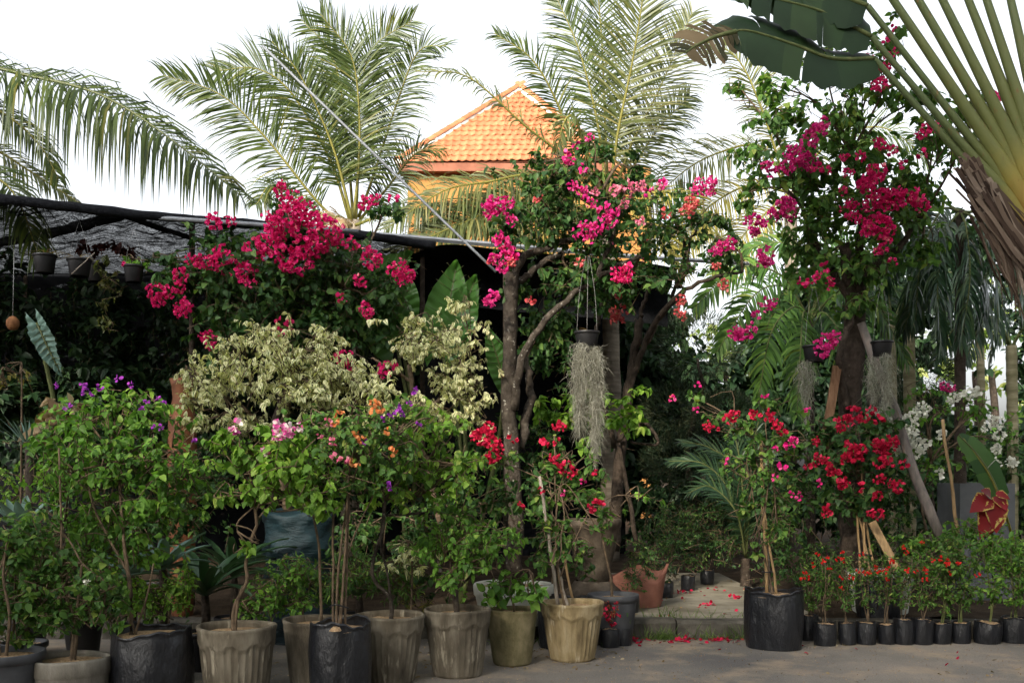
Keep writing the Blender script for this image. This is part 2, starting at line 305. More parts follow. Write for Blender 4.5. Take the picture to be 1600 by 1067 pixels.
M['net_fold'] = solid('net_fold', [(.3, (.004, .0045, .006)), (.7, (.012, .013, .016))], 12, .9, .1, 30, .8, .02)
def sheath_mat():
    m, n, o = new_mat('sheath'); uvn = n.nodes.new('ShaderNodeUVMap'); sp = n.nodes.new('ShaderNodeSeparateXYZ'); n.links.new(uvn.outputs[0], sp.inputs[0])
    ns = noise(n, 5, 4, .6); ad = n.nodes.new('ShaderNodeMath'); ad.operation = 'MULTIPLY_ADD'; n.links.new(ns, ad.inputs[0]); ad.inputs[1].default_value = .28; n.links.new(sp.outputs[1], ad.inputs[2])
    c = ramp(n, ad.outputs[0], [(.14, (.20, .075, .018)), (.25, (.30, .17, .035)), (.42, (.24, .20, .045)), (.62, (.13, .14, .042)), (1, (.075, .10, .038))])
    c = mix(n, ramp(n, noise(n, 9, 4, .6, sc3=(3, 3, 1)), [(.62, (0, 0, 0)), (.75, (1, 1, 1))]), c, (.16, .08, .03))
    b = bsdf(n, c, .45, .35, noise(n, 30, 3), .2, .004); n.links.new(b.outputs[0], o.inputs[0]); return m
M['sheath'] = sheath_mat()
M['fibre'] = solid('fibre', [(.3, (.05, .033, .024)), (.5, (.13, .09, .065)), (.75, (.27, .20, .15))], 8, .9, .1, 30, .9, .015, sc3=(1, 1, .25))
M['ring_trunk'] = solid('ring_trunk', [(.35, (.12, .11, .055)), (.55, (.22, .20, .12)), (.75, (.36, .32, .24))], 4, .8, .2, 20, .4, .01, sc3=(.6, .6, 3))
M['coco_trunk'] = solid('coco_trunk', [(.3, (.10, .085, .065)), (.7, (.27, .23, .18))], 3, .9, .1, 14, .8, .02, sc3=(.5, .5, 4))
def road_mat():
    m, n, o = new_mat('road'); big = noise(n, .45, 4, .55); c = ramp(n, big, [(.36, (.17, .16, .15)), (.50, (.25, .228, .20)), (.64, (.37, .325, .27))])
    fine = noise(n, 120, 3, .7); c = mix(n, ramp(n, fine, [(.35, (0, 0, 0)), (.75, (.8, .8, .8))]), mix(n, .5, c, (.03, .03, .03), 'MULTIPLY'), c)
    st = ramp(n, noise(n, 1.6, 6, .72), [(.50, (0, 0, 0)), (.66, (.7, .7, .7))]); c = mix(n, st, c, (.33, .26, .18))
    v = n.nodes.new('ShaderNodeTexVoronoi'); v.inputs['Scale'].default_value = 45; tc = n.nodes.new('ShaderNodeTexCoord'); n.links.new(tc.outputs['Object'], v.inputs[0])
    b = bsdf(n, c, .93, .12, noise(n, 90, 4, .7), .6, .006); n.links.new(b.outputs[0], o.inputs[0]); return m
M['road'] = road_mat()
M['concrete'] = solid('concrete', [(.3, (.13, .115, .085)), (.5, (.22, .20, .155)), (.75, (.33, .30, .24))], 2.2, .92, .1, 60, .6, .006, extra=(3.5, .6, (.09, .08, .05)))
M['kerb'] = solid('kerb', [(.3, (.035, .033, .028)), (.55, (.085, .078, .064)), (.75, (.16, .15, .125))], 5, .92, .1, 50, .8, .01)

# ------------------------------------------------------------------ the setting
ZB = .15                                                   # level of the beds behind the kerb
g = G(); g.add([[-400,-400,-.02],[400,-400,-.02],[400,900,-.02],[-400,900,-.02]], [[0,1,2,3]]); o = g.build('ground', M['soilground']); o['kind'] = 'structure'
g = G(); g.add([[-60,-8,0],[60,-8,0],[60,9.42,0],[-60,9.42,0]], [[0,1,2,3]]); o = g.build('road', M['road']); o['kind'] = 'structure'
bx0, bx1 = P(978, 0, 9.6)[0], P(1275, 0, 9.6)[0]
g = G()
xs = np.linspace(-30, 30, 121); ys = np.linspace(9.52, 40, 80); X, Y = np.meshgrid(xs, ys)
inpath = (X > bx0 - .3) & (X < bx1 + .3) & (Y < 15)
Z = ZB - .01 + np.where(inpath, -.03, .05 * rng.random(X.shape)); V = np.stack([X, Y, Z], -1).reshape(-1, 3)
i = (np.arange(79)[:, None] * 121 + np.arange(120)[None]).ravel(); g.add(V, np.stack([i, i + 1, i + 122, i + 121], -1)); o = g.build('garden_bed', M['soilground']); o['kind'] = 'structure'
pv = thing('path', 'worn concrete garden path rising behind the kerb', 'path', (bx0, 9.55, ZB)); pv['kind'] = 'structure'
del pv['category']
ya = 9.53
for k, dy in enumerate((1.25, 1.5, 1.8)):
    g = G(); g.box((bx0 + .02 * k, ya, ZB - .1), (bx1 + .05 - .03 * k, ya + dy - .012, ZB + .012 - .006 * k)); g.build('slab', M['concrete'], pv, False); ya += dy
kb = thing('kerb', 'grey weathered concrete kerb between road and garden path', 'kerb', (0, 9.35, 0)); kb['kind'] = 'structure'; del kb['category']
kx = P(1057, 0, 9.35)[0]
for k in range(-7, 6):
    g = G(); x0 = kx + k * 1.0 + .008; x1 = x0 + .984; h = ZB + .02 + .006 * rng.normal()
    nx = 8; xx = np.linspace(x0, x1, nx); prof = [(9.36, -.05), (9.355, h - .03), (9.385, h), (9.52, h + .002), (9.525, -.05)]
    V = np.array([[x, y + .004 * rng.normal(), z + .003 * rng.normal()] for x in xx for (y, z) in prof]); Q = []
    for a in range(nx - 1):
        for b in range(4): Q.append([a * 5 + b, (a + 1) * 5 + b, (a + 1) * 5 + b + 1, a * 5 + b + 1])
    g.add(V, Q + [[0, 1, 2, 3], [(nx-1)*5+3, (nx-1)*5+2, (nx-1)*5+1, (nx-1)*5]]); g.build('kerb_stone', M['kerb'], kb, False)

# ------------------------------------------------------------------ plant kit
def cluster_mesh(key, n=26, size=.030, rad=.115):
    """a head of papery bracts, three to a flower"""
    g = G(); d = unit(rng.normal(size=(n, 3)) * [1, 1, .85]); c = d * rad * (.45 + .55 * rng.random((n, 1))) * (1 + .22 * np.sin(d @ rng.normal(size=3) * 5))[:, None]
    for k in range(3):
        t = unit(np.cross(d, rng.normal(size=(n, 3)))); ang = 2.1 * k
        b = np.cross(d, t); side = t * math.cos(ang) + b * math.sin(ang)
        ax = unit(d * .75 + side * .75 + .25 * rng.normal(size=(n, 3)))
        s = size * (.75 + .5 * rng.random(n)); g.leaves(c, ax, d - side, s, s * .98, 'bract', .35, -.2)
    m = g.mesh('flower_cluster'); m.materials.append(M[key]); return m
CL = {}
def bloom(par, key, pts, d, jit=.12, n=None, name='flower_cluster'):
    """pts rows (px, py, radius px[, depth])"""
    for p in pts:
        r = p[2]; dd = (p[3] if len(p) > 3 else d) - jit * rng.random(); rw = r * PX(dd)
        b = 0 if rw < .04 else (1 if rw < .085 else 2); kk = (key, b, rng.integers(3))
        if kk not in CL:
            nn, rr = ((5, .026), (20, .058), (58, .112))[b]; CL[kk] = cluster_mesh(key, nn, .035, rr)
        rr = (.028, .06, .115)[b]; f = np.clip(.90 * rw / rr, .5, 1.25)
        place(name, CL[kk], par, P(p[0], p[1], dd), tuple(rng.random(3) * 6.28), f)['kind'] = 'stuff'

def foliage(g, tw, blobs, dens, L, W, shape='ovate', droop=.5, per=9, shoot=.12, fold=.3, curl=.25, core=.25, upb=0.0):
    """blobs rows (px, py, rx px, ry px, depth, depth radius m). Leafy twigs spread through each blob."""
    for (px, py, rx, ry, d, rz) in blobs:
        c = P(px, py, d); rad = np.array([rx * PX(d), rz, ry * PX(d)])
        N = max(3, int(dens * math.pi * rx * ry / per))
        u = unit(rng.normal(size=(N, 3)) + [0, -.25, upb]); r = rng.random((N, 1)) ** .42
        lg = rng.random((N, 1)) < shoot; r = np.where(lg, 1.0 + .32 * rng.random((N, 1)), r)
        lump = 1 + .16 * np.sin(u @ rng.normal(size=3) * 4 + 1) + .12 * np.sin(u @ rng.normal(size=3) * 7)
        e = c + u * r * rad * lump[:, None]; ln = np.minimum(np.linalg.norm(rad) * .45, .34) * (.6 + .8 * rng.random((N, 1)))
        dirn = unit(u + .6 * rng.normal(size=(N, 3)) + [0, 0, .35]); s0 = e - dirn * ln; mid = (s0 + e) / 2 + ln * .14 * np.array([0, 0, 1]) + .03 * rng.normal(size=(N, 3))
        t = np.linspace(0, 1, 4)[None, :, None]; path = (1 - t) ** 2 * s0[:, None] + 2 * t * (1 - t) * mid[:, None] + t ** 2 * e[:, None]
        if tw is not None:
            keep = rng.random(N) < .75
            for pth in path[keep]: tw.tube(pth, np.array([.0042, .0036, .003, .0018]), 3)
        tt = (np.arange(per)[None] + rng.random((N, per))) / per; tt = (core + (1 - core) * tt)[..., None]
        pos = (1 - tt) ** 2 * s0[:, None] + 2 * tt * (1 - tt) * mid[:, None] + tt ** 2 * e[:, None]
        tan = unit(2 * (1 - tt) * (mid - s0)[:, None] + 2 * tt * (e - mid)[:, None])
        rd = rng.normal(size=pos.shape); rd = unit(rd - (rd * tan).sum(-1, keepdims=True) * tan)
        ax = unit(tan * .5 + rd * .9 + np.array([0, 0, -droop]) + .15 * rng.normal(size=pos.shape)).reshape(-1, 3)
        nr = (UP * 1.0 + .35 * np.repeat(u[:, None], per, 1) + .45 * rng.normal(size=pos.shape)).reshape(-1, 3)
        sz = (.55 + .65 * rng.random(len(ax))) * np.repeat(.8 + .4 * rng.random(N), per)
        g.leaves((pos).reshape(-1, 3), ax, nr, L * sz, W * sz, shape, fold, curl)

SOIL = [None]                                               # soil of the pot being planted: stems root in it
def rooted(p):
    s_ = SOIL[0]
    if s_ and math.hypot(p[0][0] - s_[0], p[0][1] - s_[1]) < s_[2] and s_[3] - .02 < p[0][2] < s_[3] + .25: p = [np.array([p[0][0] * .6 + s_[0] * .4, p[0][1], s_[3] - .03])] + p
    return p
def limb(g, pts, r0, r1, k=16, n=7, jit=.05, wob=.0):
    c = curve(rooted([P(*p) for p in pts]), k)
    if wob: c[1:-1] += wob * rng.normal(size=c[1:-1].shape)
    g.tube(c, np.linspace(r0, r1, len(c)), n, jit); return c
def branch_to(g, start, blobs, r0, r1=.006, n=5):
    """boughs from the fork out to each clump, sub-forked"""
    for (px, py, rx, ry, d, rz) in blobs:
        c = P(px, py, d); m = (start + c) / 2 + [0, 0, .1 * np.linalg.norm(c - start)] + .06 * rng.normal(size=3)
        cv = curve([start, m, c], 9); g.tube(cv, np.linspace(r0, max(r1, r0 * .4), len(cv)), n, .06)
        rad = np.array([rx * PX(d), rz, ry * PX(d)])
        for q in range(5):
            e = c + unit(rng.normal(size=3) + [0, 0, .4]) * rad * .75; a = cv[rng.integers(4, len(cv))]
            cc = curve([a, (a + e) / 2 + .05 * rng.normal(size=3), e], 6); g.tube(cc, np.linspace(max(r1, r0 * .4), .003, len(cc)), 4, .05)

def pot(par, kind, c, r, h, mat, soil=True, sf=.80, tilt=0):
    """c = centre of the base on the ground"""
    z = 0
    if kind in ('flute', 'plain', 'low', 'urn'):
        if kind == 'low': prof = [(r*.80, 0), (r*.90, h*.3), (r*.97, h*.68), (r*.99, h*.72), (r*1.02, h*.74), (r*1.03, h*.96), (r*1.01, h), (r*.93, h), (r*.92, h*.9), (r*.88, h*.6)]
        elif kind == 'urn': prof = [(r*.55, 0), (r*.60, h*.05), (r*.66, h*.25), (r*.80, h*.5), (r*.91, h*.74), (r*.96, h*.86), (r*1.02, h*.88), (r*1.04, h*.98), (r*1.0, h), (r*.92, h), (r*.9, h*.9), (r*.8, h*.7)]
        else:
            bw_, pw_ = rng.uniform(.69, .76), rng.uniform(.62, .85); zs = np.linspace(0, .80, 26); prof = [(r*(bw_ + (.96 - bw_)*(t/.8)**pw_ - (.05 if t == 0 else 0)), h*t) for t in zs] + [(r*.97, h*.82), (r*.985, h*.87), (r*.99, h*.93), (r*1.01, h*.955), (r*1.02, h*.985), (r*1.0, h), (r*.92, h), (r*.91, h*.95), (r*.88, h*.7)]
        nfl = 32
        ph = rng.random() * 6
        def fn(th, i, rr, zz):
            if kind == 'flute':
                t = zz / h; wv = .775 + .03 * np.cos(th * 10 + ph); inb = (i < 27)
                fl = np.clip((wv - t) / .025, 0, 1) * np.clip((t - .02) / .05, 0, 1)
                rr = np.where(inb, rr * (1 - .034 * fl * np.abs(np.cos(th * nfl / 2)) ** .7 - .012 * fl), rr)
                rr = np.where(inb & (np.abs(t - wv) < .035), rr * 1.022, rr)
            rr = rr * (1 + .004 * np.sin(th * 3 + ph) + .003 * np.sin(th * 7 + ph + zz * 20)); zz = zz + .004 * np.sin(th * 2 + ph) * (zz > h * .5)
            return rr, zz
        G_ = G().lathe(c, prof, 256 if kind == 'flute' else 56, fn)
    elif kind == 'bag':
        zs = np.linspace(0, 1, 15); prof = [(r*(.93 + .07*math.sin(t*3.0)), h*t) for t in zs] + [(r*.95, h*1.0), (r*.93, h*.93), (r*.9, h*.7)]
        p1, p2, p3 = rng.random(3) * 6
        def fn(th, i, rr, zz):
            t = zz / h; cr = .022*np.sin(th*4 + p1 + 1.5*t) + .014*np.sin(th*9 + p2 - 3*t) + .010*np.sin(th*15 + 5*t + p3)*(.4 + t) + .005*np.sin(17*t + th*3 + p2)
            rr = rr * (1 + cr * (1.0 if r > .15 else .8) + .05 * np.cos(2*th + p3)); top = np.clip((t - .8) / .2, 0, 1)
            zz = zz + top * h * (.03*np.sin(th*2 + p2) + .018*np.sin(th*5 + p1) + .008*np.sin(th*13 + p3)); rr = rr * (1 + top * (.025*np.sin(th*7 + p3) + .015*np.sin(th*13 + p1))); return rr, zz
        G_ = G().lathe(c, prof, 64 if r > .15 else 36, fn)
    else:                                                   # nursery pot of thin plastic with a rolled rim
        prof = [(r*.70, 0), (r*.74, h*.02), (r*.92, h*.84), (r*.925, h*.86), (r*1.0, h*.87), (r*1.02, h*.93), (r*1.02, h*.985), (r*1.0, h), (r*.94, h*.995), (r*.9, h*.86), (r*.86, h*.6)]
        G_ = G().lathe(c, prof, 48)
    nb = len(G_.v[0]); 
    base = G_.v[0][:1]
    o = G_.build('pot', mat, par)
    if soil:
        G().disc((c[0], c[1], c[2] + h*.90), r*.915, 30, 6, .006, .012).build('soil', M['soil_husk'], par)
    return o

def potted(name, label, cat, group, px, d, zg, pk, pr, ph, pm):
    """a thing standing in a pot; px column, depth, ground level, pot kind, radius m, height m, material"""
    b = P(px, 0, d); b[2] = zg
    t = thing(name, label, cat, b, group)
    if pk: pot(t, pk, b, pr, ph, pm); SOIL[0] = (b[0], b[1], pr, zg + ph * .9)
    return t
def crown(par, blobs, dens, L, W, mat, tw=True, start=None, br=.014, name='foliage', **kw):
    g = G(); t = G() if tw else None
    if start is not None and tw: branch_to(t, start, blobs, br)
    foliage(g, t, blobs, dens, L, W, **kw)
    g.build(name, M[mat], par, kind='stuff')
    if tw: t.build('twigs', M['twig'], par, kind='stuff')
def stick(par, a, b, r, mat='bamboo', name='stake', n=7, r1=None):
    g = G(); a_ = P(*a); b_ = P(*b); s_ = SOIL[0]
    if s_ and math.hypot(a_[0] - s_[0], a_[1] - s_[1]) < s_[2] and a_[2] < s_[3] + .25: a_ = a_ + (a_ - b_) * (a_[2] - s_[3] + .04) / max(.05, b_[2] - a_[2])
    p = np.linspace(a_, b_, 8); p[1:-1] += .25 * r * rng.normal(size=(6, 3)); g.tube(p, np.linspace(r, r1 or r * .85, 8), n, .06); return g.build(name, M[mat], par)

# ------------------------------------------------------------------ the house behind
A, B, C = P(622, 254, 30), P(955, 249, 30), P(812, 138, 33)
hs_ = thing('house', 'orange house with a hipped clay tile roof behind the coconut palms', 'house', (A[0], 30, 0))
rf = bpy.data.objects.new('roof', None); COL.objects.link(rf); rf.parent = hs_; WL['roof'] = WL[hs_.name]
ROOFP = hs_
ex = unit(B - A); nrm = unit(np.cross(ex, C - A)); es = np.cross(nrm, ex)
if es[2] < 0: es = -es
nrm = np.cross(ex, es); Ls = (C - A) @ es; xl = (C - A) @ ex; wB = (B - A) @ ex
D2 = A + np.array([0, 6.2, 0]); E2 = B + np.array([0.3, 6.2, 0]); C2 = C
g = G(); g.add([A - nrm * .05, B - nrm * .05, C - nrm * .05, D2, E2], None, [[0, 1, 2], [1, 4, 2], [4, 3, 2], [3, 0, 2]])
o = g.build('roof_deck', M['fascia'], hs_, False)
tg = G(); nu, nv = 9, 3
u = np.linspace(0, 1, nu); hgt = .018 * np.cos(u * 2 * math.pi * 1.0) ; V = []
for iv, v in enumerate((0, .5, 1.0)):
    for a in range(nu): V.append([(u[a] - .5) * .255, v * .33, hgt[a] + .045 - .045 * v])
for a in range(nu): V.append([(u[a] - .5) * .255, 0.0, hgt[a] + .01])
Q = [[iv * nu + a, iv * nu + a + 1, (iv + 1) * nu + a + 1, (iv + 1) * nu + a] for iv in range(2) for a in range(nu - 1)] + [[3 * nu + a, 3 * nu + a + 1, a + 1, a] for a in range(nu - 1)]
tile_me = tg.add(V, Q).mesh('tile'); tile_me.materials.append(M['tile'])
from mathutils import Matrix
rotm = Matrix((ex, es, nrm)).transposed().to_euler()
rows = int(Ls / .285)
for k in range(rows):
    s0 = k * .285; x0 = xl * (s0 + .1) / Ls; x1 = wB - (wB - xl) * (s0 + .1) / Ls; nt_ = int((x1 - x0) / .24)
    for j in range(nt_ + 1):
        x = x0 + .10 + (x1 - x0 - .2) * (j + .5) / (nt_ + 1) if nt_ else (x0 + x1) / 2
        place('tile', tile_me, hs_, A + ex * x + es * s0 + nrm * (.012 + .006 * rng.random()), rotm)
rg = G(); th = np.linspace(0, math.pi, 7)
for v, sc_ in ((0, 1.12), (1, 1.0)):
    rg.v.append(np.stack([np.cos(th) * .13 * sc_, np.full(7, v * .36), np.sin(th) * .10 * sc_], -1)); rg.u.append(np.zeros((7, 2)))
rg.n = 14; rg.q.append(np.array([[a, a + 1, a + 8, a + 7] for a in range(6)])); ridge_me = rg.mesh('ridge_tile'); ridge_me.materials.append(M['tile'])
for S, sgn in ((A, -1), (B, 1)):
    dv = unit(C - S); L_ = np.linalg.norm(C - S); side = unit(np.cross(dv, UP)); nn = np.cross(side, dv)
    e = Matrix((side, dv, nn)).transposed().to_euler()
    for k in range(int(L_ / .33) + 1): place('ridge_tile', ridge_me, hs_, S + dv * k * .33 + nn * (.06), e)
    mg = G(); mg.tube(np.linspace(S + nn * -.02, C + nn * -.02, 14) + .012 * rng.normal(size=(14, 3)), .13, 6, .15); mg.build('mortar_bed', M['mortar'], hs_)
g = G(); g.box((A[0] + .02, 29.97, A[2] - .26), (B[0], 30.02, A[2] - .03)); g.box((A[0] + .02, 30.02, A[2] - .26), (B[0], 30.5, A[2] - .22)); g.build('fascia', M['fascia'], hs_, False)
g = G(); g.box((A[0] + .25, 30.3, 0), (B[0] - .35, 36, A[2] - .22)); g.build('wall', M['wall'], hs_, False)
wz = P(0, 274, 32)[2]; wx0, wx1 = P(925, 0, 32)[0], P(1012, 0, 32)[0]
g = G(); g.box((wx0, 31.2, 0), (wx1, 36, wz)); g.build('wing_wall', M['wall'], hs_, False)
g = G(); q0, q1, q2 = P(915, 225, 32), P(1022, 282, 31), P(915, 282, 31)
g.add([q0 + [0, 1.5, 0], q0, q1, q1 + [0, 4, 0], q2], [[0, 1, 2, 3]], [[1, 4, 2]]); g.build('wing_roof', M['tile'], hs_, False)
bpy.data.objects.remove(rf)

# ------------------------------------------------------------------ palms
def frond(par, pts, L, droop=.25, roll=0., n=70, wid=.035, mat='palm_green', r0=.03, start=.18, side=(1, 1), fw=.75, stemmat='palm_yellow', tipL=.35, name='frond', gap=0.0):
    c = curve([P(*p) for p in pts], 26); g = G(); n = int(n * 1.3); wid *= .74; gap = max(gap, .06)
    o = G().tube(c, np.linspace(r0, .005, len(c)), 5)
    so_ = o.build(name, M[stemmat], par)
    seg = np.linalg.norm(np.diff(c, axis=0), axis=1); al = np.concatenate([[0], np.cumsum(seg)]); tot = al[-1]
    t = np.linspace(start, .995, n)
    pos = np.stack([np.interp(t * tot, al, c[:, k]) for k in range(3)], -1); T = np.gradient(c, axis=0); T = unit(np.stack([np.interp(t * tot, al, T[:, k]) for k in range(3)], -1))
    N0 = np.array([math.sin(roll) * .6, -math.cos(roll), math.sin(roll)]); S = unit(np.cross(T, N0))
    prof = np.clip(.45 + 1.6 * (t - start), 0, 1) * (1 - (1 - tipL) * np.clip((t - .55) / .45, 0, 1) ** 1.5)
    for sgn, on in ((1, side[0]), (-1, side[1])):
        if not on: continue
        kp = rng.random(n) > gap; m_ = kp.sum(); p0 = pos[kp] ; tt = t[kp]
        f = fw * (.55 + 1.2 * tt ** 2)[:, None]
        d0 = unit(sgn * S[kp] * on + f * T[kp] + .30 * np.cross(S, T)[kp] * rng.uniform(-.3, 1, (m_, 1)) + .13 * rng.normal(size=(m_, 3)))
        Ln = L * prof[kp] * (.72 + .42 * rng.random(m_)); k = 5; dr = droop * (.6 + .8 * rng.random((m_, 1)))
        pp = [p0]; d = d0
        for q in range(k - 1):
            pp.append(pp[-1] + d * (Ln / (k - 1))[:, None]); d = unit(d + np.array([0, 0, -1]) * dr * (q + 1) * .55)
        pp = np.stack(pp, 1); wv = unit(T[kp] - (T[kp] * d0).sum(-1, keepdims=True) * d0); wv = unit(wv + .5 * np.cross(d0, wv) * rng.uniform(-1, 1, (m_, 1)))
        pw = np.array([.5, 1, .9, .6, .06])[None, :, None] * wid * .5
        V = np.stack([pp + wv[:, None] * pw, pp - wv[:, None] * pw], 2).reshape(-1, 3)
        off = (np.arange(m_) * 2 * k)[:, None, None]; qd = np.array([[2*a, 2*a+1, 2*a+3, 2*a+2] for a in range(k - 1)])[None] + off
        g.add(V, qd.reshape(-1, 4))
    lf = g.build('leaflets', M[mat], so_, kind='stuff')
    return so_
def palm(name, label, px, d, ytop, lean=0, r=.14, group=None, tm='coco_trunk', dtop=None):
    b = P(px, 0, d); b[2] = ZB - .05; t = thing(name, label, 'palm tree', b, group)
    top = P(px + lean, ytop, dtop or d); c = curve([b, (b + top) / 2 + [.6 * r if r > .1 else 0, 0, 0], top], 18)
    G().tube(c, np.linspace(r * 1.25, r * .8, len(c)), 10, .04).build('trunk', M[tm], t); return t

t = palm('coconut_palm', 'tall green coconut palm behind the pink bougainvillea, left of the orange house', 545, 17, 345, 8)
for pts, kw in [
    (((548,350,17),(516,251,16.8),(457,148,16.6),(402,108,16.5),(335,112,16.4)), dict(L=.98, droop=.16, n=95, roll=.2)),
    (((545,355,17),(500,320,16.5),(413,213,16.2),(344,148,16),(255,118,15.8)), dict(L=.86, droop=.16, n=90, roll=-.1)),
    (((552,345,17),(560,260,17),(561,172,16.9),(548,86,16.8),(500,22,16.6)), dict(L=1.0, droop=.12, n=90, roll=.3)),
    (((556,345,17.2),(560,250,17.2),(563,155,17.2),(582,76,17.1),(645,32,17)), dict(L=.85, droop=.12, n=90, roll=-.4)),
    (((560,340,17.3),(585,270,17.3),(624,150,17.3),(655,80,17.2),(697,72,17.1)), dict(L=.75, droop=.25, n=80, roll=.5)),
    (((550,345,16.9),(520,230,16.7),(470,120,16.5),(425,65,16.3)), dict(L=.9, droop=.1, n=80, roll=.7)),
    (((552,345,17.4),(540,200,17.6),(520,90,17.7),(470,30,17.8)), dict(L=.9, droop=.12, n=70, roll=-.6)),
    (((550,352,16.9),(505,335,16.6),(430,290,16.3),(400,320,16)), dict(L=.7, droop=.5, n=60, roll=1.0)),
    (((556,350,17.4),(600,300,17.6),(650,240,17.8),(690,235,17.8)), dict(L=.75, droop=.5, n=60, roll=.8)),
    (((556,352,16.7),(590,340,16.2),(650,330,15.7),(700,380,15.2)), dict(L=.8, droop=.6, n=60, roll=1.1, mat='palm_olive')),
    (((545,355,16.8),(535,340,16.4),(520,345,16.1),(500,400,15.9)), dict(L=.6, droop=.7, n=50, roll=1.0, mat='leaf_dry'))]:
    frond(t, pts, **kw)

t = palm('coconut_palm', 'tall sunlit coconut palm in front of the right half of the orange house', 950, 16, 330, -4)
for pts, kw in [
    (((945,320,16),(905,250,15.6),(870,160,15.3),(830,92,15.1),(772,52,15)), dict(L=.6, droop=.2, n=75, roll=.4, gap=.15)),
    (((948,315,16),(935,200,16),(905,80,16),(862,-20,16)), dict(L=.75, droop=.12, n=80, roll=-.4)),
    (((952,315,16),(965,210,15.8),(987,103,15.6),(1004,0,15.4),(1008,-60,15.3)), dict(L=.95, droop=.12, n=95, roll=.1, mat='palm_olive')),
    (((950,315,16.2),(945,180,16.3),(940,60,16.4),(930,-60,16.5)), dict(L=.85, droop=.12, n=85, roll=.8)),
    (((955,318,16.2),(985,230,16.3),(1030,140,16.4),(1082,20,16.5)), dict(L=.9, droop=.15, n=80, roll=-.2, mat='palm_olive')),
    (((955,318,16.3),(990,260,16.6),(1030,200,16.8),(1078,150,17)), dict(L=.8, droop=.3, n=70, roll=.5)),
    (((942,325,15.8),(885,250,15.2),(818,195,14.8),(730,120,14.5),(650,112,14.3)), dict(L=.45, droop=.45, n=70, roll=.8, mat='palm_olive', gap=.3)),
    (((938,328,15.6),(880,300,15),(800,318,14.5),(720,350,14),(610,395,13.6)), dict(L=.9, droop=.35, n=90, roll=.9, mat='palm_olive')),
    (((938,330,15.6),(870,325,15),(790,345,14.5),(700,375,14.2)), dict(L=.85, droop=.4, n=80, roll=.6, mat='palm_yellow')),
    (((940,325,15.6),(880,300,15),(820,300,14.6),(760,312,14.3),(650,330,14)), dict(L=.6, droop=.5, n=70, roll=1.0)),
    (((940,322,15.7),(905,200,15.3),(885,185,15.1),(868,240,15)), dict(L=.5, droop=.6, n=45, roll=1.2, mat='palm_olive')),
    (((940,330,15.6),(850,275,14.8),(760,285,14.3),(690,300,14),(600,360,13.7)), dict(L=.7, droop=.55, n=80, roll=.9, mat='palm_olive')),
    (((940,332,15.5),(860,330,14.7),(760,335,14.2),(660,360,13.9)), dict(L=.8, droop=.5, n=80, roll=.7, mat='palm_olive')),
    (((945,330,15.8),(900,330,15.3),(860,350,15),(820,420,14.8)), dict(L=.8, droop=.5, n=60, roll=1.0, mat='palm_yellow')),
    (((955,325,15.8),(1010,300,15.6),(1070,310,15.4),(1120,370,15.2)), dict(L=.8, droop=.5, n=70, roll=.9, mat='palm_yellow')),
    (((955,330,15.9),(1000,330,15.7),(1040,370,15.5),(1070,430,15.4)), dict(L=.7, droop=.5, n=60, roll=.9, mat='palm_yellow'))]:
    frond(t, pts, **kw)

t = palm('coconut_palm', 'coconut palm with yellow drooping fronds behind the tall bougainvillea tree', 1225, 19, 300, 10)
for pts, kw in [
    (((1230,300,19),(1190,230,18.6),(1120,240,18.2),(1060,275,18),(1005,335,17.8)), dict(L=.95, droop=.5, n=85, roll=.8, mat='palm_olive')),
    (((1230,300,19),(1170,290,18.5),(1100,330,18.2),(1050,400,18)), dict(L=.95, droop=.5, n=85, roll=.8, mat='palm_yellow')),
    (((1230,295,19),(1190,170,18.8),(1150,90,18.7),(1090,60,18.6)), dict(L=.9, droop=.3, n=85, roll=.4, mat='palm_olive')),
    (((1235,300,19),(1200,330,18.6),(1160,370,18.4),(1120,440,18.2)), dict(L=.9, droop=.5, n=70, roll=.9, mat='palm_yellow')),
    (((1235,295,19.2),(1300,220,19.4),(1380,200,19.5),(1450,250,19.6)), dict(L=.9, droop=.4, n=80, roll=.5))]:
    frond(t, pts, **kw)

t = palm('coconut_palm', 'coconut palm outside the frame whose long frond hangs over the shade net', -330, 11, 150, 20)
for pts, kw in [
    (((-300,140,11),(-100,95,11),(40,118,10.9),(160,150,10.8),(270,220,10.7),(376,306,10.6)), dict(L=1.3, droop=1.3, n=150, roll=.95, wid=.036, tipL=.3, fw=.45, stemmat='palm_olive')),
    (((-300,150,11.2),(-120,130,11.4),(0,175,11.5),(60,225,11.5),(92,280,11.5)), dict(L=.62, droop=.7, n=100, roll=.9, wid=.03)),
    (((-300,160,11.2),(-150,200,11.8),(-20,230,12),(50,270,12.1),(140,328,12.2)), dict(L=.55, droop=.7, n=90, roll=.8, wid=.03, mat='palm_olive', tipL=.05)),
    (((-300,170,10.8),(-200,190,10.5),(-60,250,10.3),(20,300,10.2),(60,400,10.1)), dict(L=.75, droop=.8, n=90, roll=.9, wid=.034))]:
    frond(t, pts, **kw)

